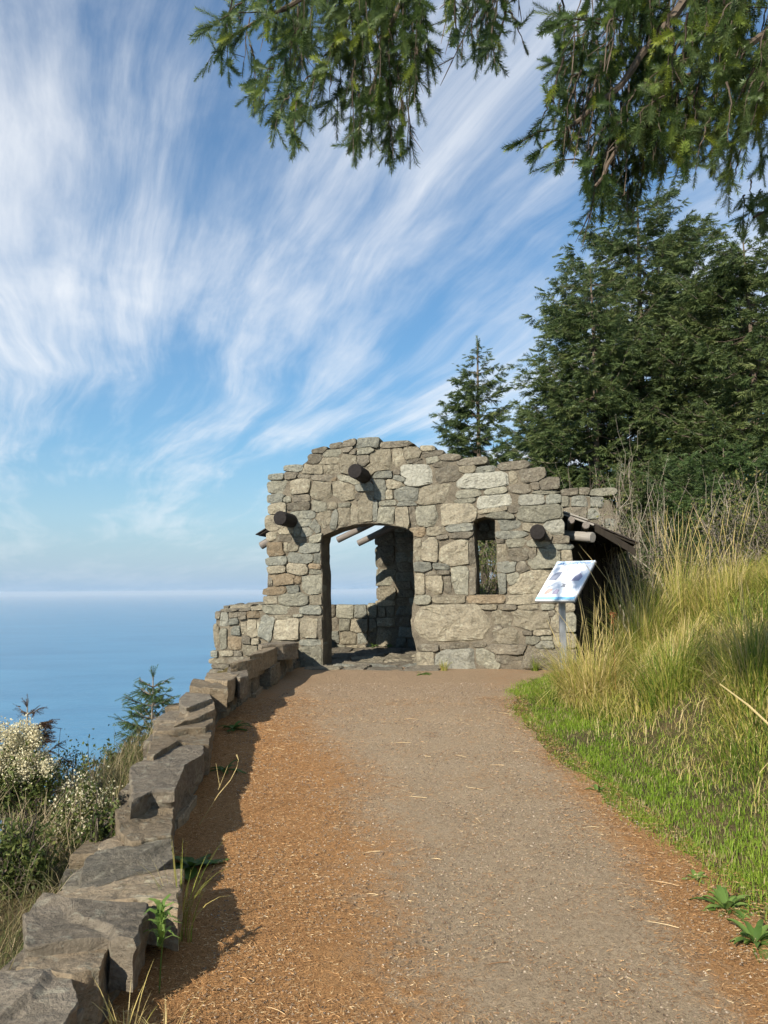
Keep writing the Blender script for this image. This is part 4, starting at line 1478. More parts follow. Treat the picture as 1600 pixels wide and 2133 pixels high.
# ------------------------------------------------------------------ shrubs, bare twigs
def bush(name, base, size, label, cat='shrub', n=2600, leaf=0.035, mat='shrub', tint=(0, 1), seed=1, stems=26, bloom=0, stem_t=0.4, bloom_mat='bloom', group=None, flat=0.35, wild=0.0):
    r = np.random.default_rng(seed)
    base = np.array(base, float)
    root = empty(name, tuple(base))
    tag(root, label, cat, group)
    bpy.context.view_layer.update()
    st, lv, bl_ = Bag(), Bag(), Bag()
    tips = []
    per = max(1, n // stems)
    for s in range(stems):
        a = r.uniform(0, 6.283)
        rad = math.sqrt(r.uniform(0.0, 1))
        tip = base + np.array([math.cos(a) * rad * size[0], math.sin(a) * rad * size[1], size[2] * (1 - 0.45 * rad ** 2) * r.uniform(0.7, 1.08)])
        mid = base + (tip - base) * 0.5 + np.array([0, 0, 0.12 * size[2]]) + r.normal(0, 0.05, 3)
        t_ = np.linspace(0, 1, 7)[:, None]
        pts = (1 - t_) ** 2 * (base + r.normal(0, .04, 3) * [1, 1, 0]) + 2 * t_ * (1 - t_) * mid + t_ ** 2 * tip
        pts += r.normal(0, 0.012, pts.shape) * t_
        if wild:
            pts += np.array([[r.normal(0, .45) * size[0], r.normal(0, .45) * size[1], 0]]) * (1 - t_)
            pts += np.cumsum(r.normal(0, 0.07 * wild, pts.shape), 0) * np.array(size) ** 0.5
        V, F = tube(pts, np.linspace(0.012, 0.003, 7) * (0.5 + 0.5 * size[2]) * (0.6 if wild else 1), 4)
        st.add(V, F, np.clip(stem_t + r.normal(0, .15), 0, 1))
        for q in range(7 if wild else 3):       # side twigs
            i = r.integers(2, 6)
            e = pts[i] + r.normal(0, 0.16, 3) * np.array(size) + np.array([0, 0, 0.1])
            tw = np.linspace(pts[i], e, 4) + r.normal(0, .008 + 0.03 * wild, (4, 3)) * np.array([[0], [1], [1], [.5]])
            V, F = tube(tw, np.linspace(0.005, 0.002, 4), 3)
            st.add(V, F, np.clip(stem_t + r.normal(0, .15), 0, 1))
            tips.append(e)
        tips.append(tip)
        if n:
            tt = r.uniform(0.25, 1.02, per) ** 0.7
            pos = np.stack([np.interp(tt, t_[:, 0], pts[:, i]) for i in range(3)], 1) + r.normal(0, 0.11, (per, 3)) * np.array(size)
            d = r.normal(0, 1, (per, 3)) + np.array([0, 0, 0.5])
            tv = np.array([(0, 0, 0), (0.45, 0.28, 0.05), (1, 0, 0), (0.45, -0.28, 0.05)], float)
            tf = np.array([(0, 1, 2), (0, 2, 3)])
            V, F, Tn = scatter(tv, tf, pos, frames(d, r.uniform(0, 6, per)), leaf * r.uniform(.6, 1.4, per), np.clip(r.uniform(*tint, per), 0, 1))
            lv.add(V, F, Tn)
    if bloom:
        tips = np.array(tips)
        tips = tips[tips[:, 2] > base[2] + flat * size[2]]
        ci = r.integers(0, len(tips), bloom)
        pos = tips[ci] + r.normal(0, 0.022, (bloom, 3)) + np.array([0, 0, 1.0]) * r.uniform(-0.06, 0.03, (bloom, 1))
        tv = np.array([(0, 0, 0), (0.5, 0.4, 0.1), (1, 0, 0), (0.5, -0.4, 0.1)], float)
        tf = np.array([(0, 1, 2), (0, 2, 3)])
        V, F, Tn = scatter(tv, tf, pos, frames(r.normal(0, 1, (bloom, 3)) + [0, 0, .6], r.uniform(0, 6, bloom)), 0.012 * r.uniform(.6, 1.5, bloom), r.uniform(0, 1, bloom))
        bl_.add(V, F, Tn)
    adopt(st.build('stems', M['bark']), root)
    if n:
        adopt(lv.build('leaves', M[mat]), root)
    if bloom:
        adopt(bl_.build('blossoms', M[bloom_mat]), root)
    return root


def bush_px(name, px, py_base, py_top, Y, halfw_px, label, depth=0.8, **kw):
    """bush whose base and top rows, and half width, are read off the picture at depth Y"""
    pb = at_y(px, py_base, Y)
    pt = at_y(px, py_top, Y)
    z0 = min(pb.z, float(g(pb.x, Y)))
    return bush(name, (pb.x, Y, z0), (halfw_px / F_PX * Y, halfw_px / F_PX * Y * depth, pt.z - z0), label, **kw)


# lichen-hung bare shrub beside the roof
bush_px('bare_shrub', 1330, 1230, 985, 13.2, 100, 'bare twiggy shrub hung with pale lichen beside the shelter roof', n=500, leaf=0.03, stems=46, bloom=6000, bloom_mat='lichen', stem_t=0.85, seed=21, flat=0.2, wild=1.0)
bush_px('brown_shrub', 1290, 1200, 985, 15.2, 150, 'brownish leafless shrub thicket above the back wall of the shelter', n=4200, leaf=0.05, tint=(0.3, 1.0), stems=60, stem_t=0.55, seed=22, wild=1.0)
bush_px('dark_shrub', 1440, 1290, 1090, 12.5, 110, 'dark leafy shrub behind the pale grass plumes', n=4200, leaf=0.045, tint=(0, 0.6), stems=40, seed=23)
bush_px('window_shrub', 1020, 1330, 1080, 18.0, 110, 'sunlit brush seen through the narrow shelter window', n=5200, leaf=0.05, tint=(0.3, 1), stems=60, stem_t=0.7, seed=24, wild=0.8)
bush_px('bank_brush', 1560, 1230, 1010, 10.5, 110, 'tangled yellow-brown brush at the right picture edge above the bank', n=3600, leaf=0.04, tint=(0.5, 1), stems=60, stem_t=0.75, seed=25, wild=1.0)

# seaward slope
bush_px('flowering_bush', 35, 1740, 1552, 5.2, 85, 'bush topped with cream-white flower heads at the left picture edge', n=6500, leaf=0.026, tint=(0.2, 0.85), stems=60, bloom=16000, seed=31, flat=0.72)
bush_px('flowering_bush', 165, 1800, 1640, 4.6, 70, 'small pale-flowered bush between the dry stalks and the wall', n=3600, leaf=0.024, tint=(0.3, 0.9), stems=40, bloom=2200, seed=32)
bush_px('green_shrub', 205, 1790, 1560, 6.6, 62, 'dark green shrub with twiggy top below the sea', n=3200, leaf=0.03, tint=(0, 0.7), stems=30, stem_t=0.5, seed=33)
bush_px('green_shrub', 130, 1780, 1580, 7.6, 70, 'olive shrub behind the cream-flowered bush', n=3200, leaf=0.03, tint=(0.1, 0.8), stems=30, stem_t=0.5, seed=34)
bush_px('green_shrub', 30, 1900, 1720, 4.0, 80, 'low olive shrub under the cream-flowered bush', n=3600, leaf=0.026, tint=(0.2, 0.9), stems=36, seed=35)
bush_px('green_shrub', 215, 1850, 1690, 4.2, 50, 'low leafy shrub leaning on the outer side of the wall', n=2600, leaf=0.026, tint=(0.1, 0.8), stems=30, seed=36)
x, z = gz_at(322, 7.4)
spruce('spruce_sapling', (x, 7.4, at_y(322, 1720, 7.4).z), at_y(322, 1406, 7.4).z - at_y(322, 1720, 7.4).z, 0.46, 'young green spruce sapling poking up beyond the low wall', whorls=13, per=6, start=0.05, seed=41, mat='needle_bright', templates=MIDSPRIG, spray=0.15, dens=50, shape=0.55, droop=0.0, trunk_r=0.016, bark_t=0.8)
spruce('spruce_sapling', (at_y(262, 1760, 6.9).x, 6.9, at_y(262, 1760, 6.9).z), at_y(262, 1560, 6.9).z - at_y(262, 1760, 6.9).z, 0.32, 'browning spruce sapling low beside the wall', whorls=11, per=9, start=0.05, seed=42, mat='needle_dead', templates=MIDSPRIG, spray=0.15, dens=60, shape=0.5, droop=0.0, trunk_r=0.014, tint=(0.2, 1.0))
spruce('spruce_sapling', (at_y(48, 1740, 7.2).x, 7.2, at_y(48, 1740, 7.2).z), at_y(48, 1466, 7.2).z - at_y(48, 1740, 7.2).z, 0.44, 'reddish-brown dying spruce top behind the cream-flowered bush', whorls=10, per=7, start=0.15, seed=43, mat='needle_dead', templates=MIDSPRIG, spray=0.12, dens=60, shape=0.6, droop=0.05, trunk_r=0.016, tint=(0, 0.6), bark_t=0.9)

# ------------------------------------------------------------------ the near spruce overhead
near = empty('overhanging_spruce', (4.6, 3.2, float(g(4.6, 3.2))))
tag(near, 'near spruce at the right whose drooping boughs hang into the top', 'tree')
bpy.context.view_layer.update()
hs = np.linspace(0, 1, 10)
ax_ = np.stack([4.6 + 0.1 * np.sin(hs * 4), 3.2 + 0.08 * np.cos(hs * 3), float(g(4.6, 3.2)) - 0.2 + hs * 11], 1)
V, F = tube(ax_, 0.24 * (1 - 0.85 * hs), 12)
adopt(mesh_np('trunk', V, F, M['bark'], None, np.full(len(V), 0.4), True), near)


def bough(limb_px, Ylist, twigs, seed, tintr=(0.15, 0.75), name='bough', spr=0.085, attach=None, bare=0.15, dn=12):
    """limb through picture points at given depths; drooping twigs listed as (px0,py0,px1,py1)"""
    r = np.random.default_rng(seed)
    wood, green = Bag(), Bag()
    pts = [np.array(at_y(px, py, Y)) for (px, py), Y in zip(limb_px, Ylist)]
    if attach is not None:
        pts = [np.array(attach)] + pts
    pts = np.array(pts)
    n = 24
    s0 = np.linspace(0, 1, len(pts))
    s1 = np.linspace(0, 1, n)
    L = np.stack([np.interp(s1, s0, pts[:, i]) for i in range(3)], 1)
    L += np.cumsum(r.normal(0, 0.004, L.shape), 0)
    V, F = tube(L, np.linspace(0.030, 0.006, n), 6)
    wood.add(V, F, 0.35)
    for (x0, y0, x1, y1) in twigs:
        Y0 = r.uniform(min(Ylist), max(Ylist)) + r.normal(0, 0.12)
        a = np.array(at_y(x0, y0, Y0))
        b = np.array(at_y(x1, y1, Y0 + r.normal(0, 0.10)))
        k = 9
        t_ = np.linspace(0, 1, k)[:, None]
        # leave sideways first, then hang
        c = a + (b - a) * np.array([0.7, 0.7, 0.25])
        P = (1 - t_) ** 2 * a + 2 * t_ * (1 - t_) * c + t_ ** 2 * b
        P += np.cumsum(r.normal(0, 0.004, P.shape), 0)
        V, F = tube(P, np.linspace(0.0045, 0.0015, k), 4)
        wood.add(V, F, r.uniform(0.0, 0.3))
        ln = np.linalg.norm(b - a)
        m_ = max(3, int(ln / spr * dn / 4))
        isbare = r.random() < bare
        s = r.uniform(0.12, 1.0, m_)
        s[:2] = (1.0, 0.93)
        pos = np.stack([np.interp(s, t_[:, 0], P[:, i]) for i in range(3)], 1)
        td = (P[-1] - P[-3])
        td /= np.linalg.norm(td)
        dirs = td[None] * r.uniform(0.5, 1.0, (m_, 1)) + r.normal(0, 0.42, (m_, 3)) + np.array([-0.12, -0.1, -0.1])
        dirs[0] = td
        sc_ = spr * r.uniform(0.7, 1.35, m_)
        tn = np.clip(r.uniform(*tintr) * 0.5 + 0.5 * r.uniform(*tintr, m_), 0, 1)
        bright = r.random(m_) < 0.10
        tn[bright] = r.uniform(0.8, 1.0, bright.sum())
        if isbare:
            for q in range(m_ // 2):
                e = pos[q] + dirs[q] / np.linalg.norm(dirs[q]) * sc_[q] * 1.1
                V, F = tube(np.linspace(pos[q], e, 3), [0.0025, 0.002, 0.001], 3)
                wood.add(V, F, r.uniform(0.1, 0.5))
            keep = r.random(m_) < 0.3
            add_sprigs(green, SPRIG_THIN, pos[keep], dirs[keep], sc_[keep], tn[keep])
        else:
            add_sprigs(green, SPRIG, pos, dirs, sc_, tn)
    o = wood.build(name, M['bark'])
    adopt(o, near)
    gobj = green.build('needles', M['needle_near'])
    adopt(gobj, o)
    return o


def fill_twigs(polys, n, seed, length=(60, 130), lean=(-25, 25)):
    """twig strokes whose tips fall inside the foliage outlines"""
    r = np.random.default_rng(seed)
    out = []
    polys = [np.array(p, float) for p in polys]
    area = [np.ptp(p[:, 0]) * np.ptp(p[:, 1]) for p in polys]
    for p, ar in zip(polys, area):
        k = int(n * ar / sum(area))
        c = 0
        while c < k:
            x, y = r.uniform(p[:, 0].min(), p[:, 0].max()), r.uniform(p[:, 1].min(), p[:, 1].max())
            if in_poly(np.array([x]), np.array([y]), p)[0]:
                l = r.uniform(*length)
                dx_ = r.uniform(*lean)
                out.append((x - dx_, y - l, x, y))
                c += 1
    return out


left_poly = [[(425,125),(440,60),(485,-10),(760,-60),(880,-60),(760,120),(720,170),(660,245),(610,285),(575,255),(520,195),(470,185),(470,120)],
             [(690,250),(720,180),(760,120),(800,60),(880,-20),(890,120),(880,200),(850,300),(820,310),(740,300),(700,270)]]
bough([(1000, -420), (760, -60), (600, 20), (455, 90)], [4.3, 4.2, 4.1, 4.1], fill_twigs(left_poly[:1], 100, 51, (50, 120), (-45, 10)) + [(600,20,430,128),(560,30,445,60),(500,40,490,8),(600,100,525,190),(600,200,572,270),(620,200,612,285),(640,180,632,262)], 61, (0.35, 0.86), attach=(4.55, 3.2, 7.6), bare=0.08, spr=0.12)
bough([(1000, -380), (860, -40), (800, 90), (770, 220)], [4.3, 4.2, 4.2, 4.2], fill_twigs(left_poly[1:], 62, 52, (70, 180), (-20, 20)) + [(870,-20,890,160),(860,-30,895,110),(850,20,868,225),(760,180,686,215),(790,190,740,305),(830,200,818,312),(845,200,850,312)], 62, (0.1, 0.75), attach=(4.55, 3.2, 7.2), bare=0.4, spr=0.12)
mid_poly = [[(930,-40),(925,40),(950,110),(1000,118),(1035,132),(1060,100),(1095,90),(1080,-40)]]
bough([(1180, -330), (1040, -80), (1000, 20)], [2.9, 2.7, 2.6], fill_twigs(mid_poly, 34, 53, (60, 120), (-20, 20)) + [(960,-30,926,46),(1000,20,952,118),(1030,20,1033,132),(1060,20,1088,90)], 63, (0.05, 0.5), attach=(4.55, 3.2, 6.4), bare=0.2, spr=0.07)
r1 = [[(1165,55),(1300,-40),(1420,-40),(1385,140),(1310,260),(1270,330),(1165,345),(1110,300),(1150,220),(1200,180),(1160,120)],
      [(1260,300),(1370,180),(1370,330),(1330,430),(1270,450),(1215,440),(1215,390),(1260,340)]]
bough([(1620, -250), (1420, 20), (1290, 190), (1160, 290)], [2.9, 2.65, 2.6, 2.6], fill_twigs(r1[:1], 125, 54, (50, 120), (-35, 10)) + [(1200,270,1090,298),(1220,150,1145,122),(1200,290,1125,322),(1240,330,1150,345),(1250,40,1155,35),(1250,50,1145,48)], 64, (0.05, 0.6), attach=(4.5, 3.25, 5.8), bare=0.15, spr=0.075)
bough([(1600, -120), (1420, 150), (1330, 260), (1250, 400)], [2.9, 2.75, 2.7, 2.7], fill_twigs(r1[1:], 42, 55, (60, 120), (-40, 10)), 65, (0.0, 0.5), attach=(4.5, 3.25, 5.4), bare=0.35)
r2 = [[(1390,-40),(1650,-40),(1650,340),(1560,350),(1530,330),(1520,400),(1490,360),(1440,350),(1400,330),(1320,300),(1330,250),(1395,200),(1340,170),(1400,110),(1450,60)]]
bough([(1780, -140), (1640, 20), (1520, 120), (1340, 170)], [3.0, 2.8, 2.7, 2.6], fill_twigs(r2, 180, 56, (60, 130), (-60, 5)) + [(1450,120,1345,175),(1450,200,1322,300),(1470,260,1392,345),(1540,280,1522,395),(1560,200,1595,350)], 66, (0.35, 0.95), attach=(4.45, 3.2, 4.8), bare=0.05)
bough([(1800, 300), (1640, 420), (1560, 440)], [3.6, 3.4, 3.4], fill_twigs([[(1540,460),(1560,420),(1640,400),(1660,470),(1580,470)]], 22, 57, (30, 60), (-30, 0)), 67, (0.2, 0.7), attach=(4.5, 3.2, 4.2), bare=0.1)

# ------------------------------------------------------------------ grass, litter, weeds
def pts_ground(x, y, dz=0.0):
    return np.stack([x, y, g(x, y) + dz], 1)


# short bright lawn between the path and the bank
n = 84000
y = rng.uniform(2.2, 11.2, n) ** 1.0
y = 2.2 + 9.0 * rng.random(n) ** 1.25
off = rng.exponential(0.72, n) - 0.10
x = edge_x(y) + off
nz = np.array([noise.noise(Vector((a * 1.6, b * 1.6, 5.0))) for a, b in zip(x, y)])
patchy = np.array([noise.noise(Vector((a * 4.5, b * 4.5, 1.0))) for a, b in zip(x, y)])
dens_ = smooth01((off + 0.14) / 0.35) * (0.55 + 0.9 * (nz > -0.18)) * (0.3 + 0.7 * smooth01((y - 3.0) / 2.2)) * (0.5 + 0.8 * (patchy > -0.15))
keep = (rng.random(n) < dens_) & (off < 2.4)
x, y, nz, patchy = x[keep], y[keep], nz[keep], patchy[keep]
k = len(x)
ht = np.clip(rng.normal(0.040, 0.015, k) + 0.03 * np.maximum(nz, 0), 0.015, 0.14)
V, F, nn = blades(pts_ground(x, y, -0.004), ht, np.full(k, 0.0042) + 0.0004 * y, rng.uniform(0, 6.283, k), rng.uniform(0.2, 1.3, k), 2)
dry = rng.random(k) < (0.10 + 0.22 * (patchy < -0.1))
tn = np.where(dry, rng.uniform(0.84, 1.0, k), np.clip(0.45 + 0.35 * nz + rng.normal(0, 0.16, k), 0, 0.82))
lawn = mesh_np('short_grass', V, F, M['grass'], None, np.repeat(tn, nn))
tag(lawn, 'short bright green grass verge along the right side of the path', 'grass', kind='stuff')

# tall mixed grass over the bank
B_ = Bag()


def tussock(cx, cy, n, rad, h, spread_, tint, bag, w_=0.006, lean_bias=None):
    a = rng.uniform(0, 6.283, n)
    rr = rad * np.sqrt(rng.random(n))
    x, y = cx + np.cos(a) * rr, cy + np.sin(a) * rr
    ld = a + rng.normal(0, 0.5, n)
    if lean_bias is not None:
        mk = rng.random(n) < 0.4
        ld[mk] = lean_bias + rng.normal(0, 0.5, mk.sum())
    ln = np.abs(rng.normal(spread_, 0.35, n)) * (0.35 + 0.9 * rr / rad)
    V, F, nn = blades(pts_ground(x, y, -0.02), h * rng.uniform(0.45, 1.1, n), w_ * rng.uniform(.6, 1.3, n), ld, ln, 4)
    tn = np.clip(rng.normal(tint[0], tint[1], n), 0, 1)
    bag.add(V, F, np.repeat(tn, nn))


for i in range(236):
    cy = 2.6 + 9.4 * rng.random() ** 0.9
    t0 = 0.55 + 0.25 * math.sin(cy * 2.1) + float(np.interp(cy, [3, 6.0, 7.2], [0.55, 0.45, 0.0])) + (0.5 if cy > 8.6 else 0)
    cx = float(edge_x(cy)) + t0 + 0.10 + rng.random() ** 0.8 * 3.4
    if cy > 9.8 and cx < 3.0:
        continue
    q = noise.noise(Vector((cx * 0.9, cy * 0.9, 2)))
    tussock(cx, cy, int(150), 0.22, (0.34 + 0.2 * q + 0.10 * rng.random()) * (0.7 if cy < 4.5 else 1), 1.15, (0.46 + 0.6 * q, 0.2), B_, 0.0075)
bankg = B_.build('tall_grass', M['tall'])
tag(bankg, 'mixed green and straw-coloured long grass covering the bank', 'grass', kind='stuff')

# thatch of dry fallen blades low on the bank
n = 11000
y = rng.uniform(3.0, 10.5, n)
off = 0.45 + rng.random(n) ** 0.7 * 2.6
x = edge_x(y) + off
V, F, nn = blades(pts_ground(x, y, 0.0), rng.uniform(0.10, 0.30, n), np.full(n, 0.0045), rng.uniform(0, 6.283, n), rng.uniform(0.7, 1.7, n), 3)
th = mesh_np('dry_thatch', V, F, M['tall'], None, np.repeat(np.clip(rng.normal(0.68, 0.2, n), 0, 1), nn))
tag(th, 'low tangle of dry straw under the long grass', 'grass', kind='stuff')


def clump(px, py, Yg, n, rad, h, spread_, tint, label, w_=0.006, extra=None, stalks=0, sh=1.1):
    p = at_y(px, py, Yg)
    bag = Bag()
    tussock(p.x, Yg, n, rad, h, spread_, tint, bag, w_)
    if extra:
        tussock(p.x, Yg, extra[0], rad * 1.1, extra[1], extra[2], extra[3], bag, w_)
    root = empty('grass_tussock', (p.x, Yg, float(g(p.x, Yg))))
    tag(root, label, 'grass clump', 'tussocks of tall grass on the bank')
    bpy.context.view_layer.update()
    adopt(bag.build('blades', M['tall']), root)
    if stalks:
        b2 = Bag()
        for s in range(stalks):
            a = rng.uniform(0, 6.283)
            rr = rad * 0.8 * math.sqrt(rng.random())
            bx, by = p.x + math.cos(a) * rr, Yg + math.sin(a) * rr
            hh = sh * rng.uniform(0.55, 1.05)
            lx, ly = rng.normal(0, 0.2), rng.normal(0, 0.15)
            t_ = np.linspace(0, 1, 7)
            P = np.stack([bx + lx * hh * t_ ** 1.6, by + ly * hh * t_ ** 1.6, float(g(bx, by)) + hh * t_], 1)
            V, F = tube(P, np.array([1, 1, 1, .9, .9, 1.9, 0.5]) * 0.0016, 4)
            b2.add(V, F, np.clip(0.85 + rng.normal(0, .1), 0, 1))
        adopt(b2.build('seed_stalks', M['tall']), root)
    return root


clump(1235, 1450, 8.0, 900, 0.26, 0.85, 0.9, (0.62, 0.2), 'big fountain-shaped straw tussock right below the sign', 0.006, (500, 0.45, 1.3, (0.8, 0.12)), 24, 1.15)
clump(1192, 1440, 8.5, 500, 0.16, 0.62, 0.8, (0.6, 0.2), 'straw tuft hugging the foot of the sign post', 0.006, None, 8, 0.8)
clump(1330, 1400, 8.6, 750, 0.28, 0.98, 0.7, (0.5, 0.2), 'green and straw tussock just right of the fountain-shaped one', 0.006, None, 26, 1.3)
clump(1420, 1370, 9.0, 750, 0.30, 0.98, 0.65, (0.55, 0.2), 'tussock with the tallest pale seed stalks on the bank', 0.006, None, 36, 1.45)
clump(1510, 1370, 8.6, 600, 0.30, 0.7, 0.8, (0.6, 0.2), 'straw tussock near the right edge below the brush', 0.006, None, 24, 1.2)
clump(1400, 1480, 7.0, 600, 0.26, 0.75, 0.9, (0.35, 0.18), 'lush green arching tussock in the middle of the bank', 0.007, None, 6, 1.0)
clump(1570, 1480, 6.0, 600, 0.28, 0.75, 0.8, (0.35, 0.2), 'green arching tussock at the right picture edge', 0.007, None, 8, 1.0)

# dead bent stalk leaning over the bank
P = np.array([at_y(1508, 1255, 6.2), at_y(1530, 1310, 6.0), at_y(1545, 1350, 5.8)])
V, F = tube(P, [0.004, 0.006, 0.006], 5)
P2 = np.array([at_y(1500, 1425, 5.6), at_y(1560, 1470, 5.3), at_y(1640, 1545, 5.0)])
V2, F2 = tube(P2, [0.004, 0.007, 0.008], 5)
bg = Bag()
bg.add(V2, F2, 0.95)
o = bg.build('dead_stalk', M['tall'])
tag(o, 'long bleached dead stalk lying across the green bank', 'stalk')

# fallen needles on the path
tv = np.array([(0, -0.5, 0), (0, 0.5, 0), (1, 0, 0.0)], float) * np.array([1, 0.10, 1])
tf = np.array([(0, 1, 2)])
n = 170000
y = 1.9 + 7.0 * rng.random(n) ** 1.7
s = rng.random(n)
x0, x1 = wall_x(y) + 0.15, edge_x(y) + 0.15
x = x0 + (x1 - x0) * s
c = x - (0.42 - 0.12 * y)
pr = np.maximum(1 - smooth01((c + 0.75) / 1.15), 0.75 * smooth01((x - 0.9) / 0.5))
nz = np.array([noise.noise(Vector((a * 3.1, b * 3.1, 9))) for a, b in zip(x, y)])
keep = rng.random(n) < np.clip(pr * 0.9 + 0.22 + 0.5 * nz, 0.10, 1)
x, y = x[keep], y[keep]
k = len(x)
a = rng.uniform(0, 6.283, k)
d = np.stack([np.cos(a), np.sin(a), rng.normal(0.0, 0.16, k)], 1)
V, F, Tn = scatter(tv, tf, pts_ground(x, y, 0.027 + 0.006 * rng.random(k)), frames(d, rng.normal(0, 0.5, k)), rng.uniform(0.010, 0.026, k) + 0.0015 * y, np.clip(rng.normal(0.55, 0.3, k), 0, 1))
lit = mesh_np('needle_litter', V, F, M['litter'], None, Tn)
tag(lit, 'carpet of fallen orange conifer needles on the path', 'needles', kind='stuff')

# loose gravel grains
tv = np.array([(1, 0, 0), (-.6, .8, 0), (-.5, -.8, 0), (0, 0, .8)], float)
tf = np.array([(0, 1, 3), (1, 2, 3), (2, 0, 3)])
n = 18000
y = 1.9 + 8.0 * rng.random(n) ** 1.5
s = rng.random(n)
x = wall_x(y) + 0.4 + (edge_x(y) - wall_x(y) - 0.4) * s
a = rng.uniform(0, 6.283, n)
d = np.stack([np.cos(a), np.sin(a), np.zeros(n)], 1)
V, F, Tn = scatter(tv, tf, pts_ground(x, y, 0.021), frames(d), rng.uniform(0.002, 0.0065, n) + 0.0004 * y, np.clip(rng.normal(0.45, 0.25, n), 0, 1))
M['grit'] = leaf_mat('gravel_grains', [(0, (0.09, 0.065, 0.045)), (0.5, (0.26, 0.195, 0.135)), (1, (0.46, 0.38, 0.28))], 0.0, 0.9, 0.15)
gr = mesh_np('loose_gravel', V, F, M['grit'], None, Tn)
tag(gr, 'fine grey-brown gravel grains on the trodden path', 'gravel', kind='stuff')

# pale straws lying on the path
straws = Bag()
for i in range(46):
    y0 = 2.2 + 6 * random.random() ** 1.5
    x0 = random.uniform(float(wall_x(y0)) + 0.3, float(edge_x(y0)))
    a = random.gauss(2.7, 0.5)
    l = random.uniform(0.05, 0.16)
    P = np.array([(x0 + math.cos(a) * l * q, y0 + math.sin(a) * l * q + 0.01 * math.sin(q * 3), float(g(x0, y0)) + 0.034) for q in (0, .35, .7, 1)])
    V, F = tube(P, [0.0016, 0.0018, 0.0016, 0.0008], 4)
    straws.add(V, F, random.choice([0.9, 1.0, 1.0, 0.2, 0.8]))
st = straws.build('fallen_straw', M['litter'])
tag(st, 'scattered pale straws and twigs lying on the needles', 'straw', kind='stuff')


# rough vegetation on the seaward side of the wall
n = 12500
y = rng.uniform(1.6, 7.5, n)
off = 0.25 + rng.random(n) * 1.9
x = wall_x(y) - off
V, F, nn = blades(pts_ground(x, y, -0.02), rng.uniform(0.10, 0.38, n), np.full(n, 0.0045), rng.uniform(0, 6.283, n), rng.uniform(0.4, 1.7, n), 4)
sg = mesh_np('slope_grass', V, F, M['slope'], None, np.repeat(np.clip(rng.normal(0.5, 0.3, n), 0, 1), nn))
tag(sg, 'dry straw and green grass on the seaward slope beyond the wall', 'grass', kind='stuff')
stk = Bag()
for i in range(70):
    px = random.uniform(-20, 190)
    Yq = random.uniform(4.0, 5.6)
    q = at_y(px, random.uniform(1640, 1720), Yq)
    gz = float(g(q.x, Yq))
    t_ = np.linspace(0, 1, 6)
    lx = random.gauss(0.05, 0.16)
    bend = random.gauss(0, 0.06)
    P = np.stack([q.x - lx * (1 - t_) + bend * np.sin(t_ * 3), Yq + 0.1 * t_, gz + (q.z - gz) * t_], 1)
    V, F = tube(P, np.array([1, 1, 1, 1, .9, .4]) * 0.0018, 4)
    stk.add(V, F, np.clip(0.9 + random.gauss(0, .1), 0, 1))
so_ = stk.build('dry_stalks', M['slope'])
tag(so_, 'upright bleached stalks in front of the cream-flowered bush', 'stalks', kind='stuff')


# broad-leaved weeds
def rosette(name, p, n, ln, wd, label, seed, up=0.7, cat='weed', tint=(0.2, 1.0), mat='weed'):
    r = np.random.default_rng(seed)
    root = empty(name, tuple(p))
    tag(root, label, cat)
    bpy.context.view_layer.update()
    for i in range(n):
        a = i * 2.4 + r.normal(0, .3)
        l = ln * r.uniform(0.55, 1.1)
        k = 6
        t_ = np.linspace(0, 1, k)
        el = r.uniform(0.2, 1.1) * up
        rad = l * t_ * math.cos(el)
        zc = l * t_ * math.sin(el) - 0.45 * l * t_ ** 2.2
        wv = wd * np.sin(np.pi * np.clip(t_ * 0.92 + 0.06, 0, 1)) ** 0.8 * r.uniform(.7, 1.2)
        c = np.stack([p[0] + np.cos(a) * rad, p[1] + np.sin(a) * rad, p[2] + np.maximum(zc, 0.004) + 0.01], 1)
        sd = np.array([-math.sin(a), math.cos(a), 0])
        V = np.concatenate([c - sd * wv[:, None] / 2 + [0, 0, .006], c, c + sd * wv[:, None] / 2 + [0, 0, .006]])
        F = []
        for j in range(k - 1):
            F += [(j, j + 1, k + j + 1, k + j), (k + j, k + j + 1, 2 * k + j + 1, 2 * k + j)]
        o = mesh_np('leaf', V, np.array(F), M[mat], None, np.full(len(V), np.clip(r.uniform(*tint), 0, 1)), True)
        adopt(o, root)
    return root


def wp(y, off=0.24):
    x = float(wall_x(y)) + off
    return (x, y, float(g(x, y)) + 0.015)


def gp(px, py):
    p = on_ground(px, py)
    return (p.x, p.y, p.z)


rosette('broadleaf_weed', gp(1515, 1905), 30, 0.19, 0.030, 'upper of two broad-leaved weeds on the path edge at right', 1, 1.0)
rosette('broadleaf_weed', gp(1575, 1975), 28, 0.18, 0.028, 'lower of two broad-leaved weeds on the path edge at right', 2, 1.0)
rosette('broadleaf_weed', gp(1450, 1840), 10, 0.10, 0.028, 'small weed at the lawn corner above the broad-leaved pair', 3, 0.9)
rosette('broadleaf_weed', gp(1245, 1655), 9, 0.10, 0.03, 'little green weed at the turn of the lawn edge', 4, 0.9)
rosette('broadleaf_weed', gp(880, 1408), 14, 0.16, 0.03, 'green weed at the right foot of the doorway', 5, 0.9)
rosette('broadleaf_weed', wp(4.1, 0.30), 14, 0.20, 0.06, 'dark green leafy weed in the shade of the low wall', 6, 0.9, tint=(0, 0.4))
rosette('broadleaf_weed', wp(7.3, 0.34), 14, 0.20, 0.04, 'weed in the wall shadow halfway to the shelter', 7, 0.8, tint=(0, 0.5))
rosette('broadleaf_weed', wp(5.9, 0.32), 12, 0.20, 0.03, 'weed at the wall foot nearer than the halfway one', 8, 0.8, tint=(0, 0.5))
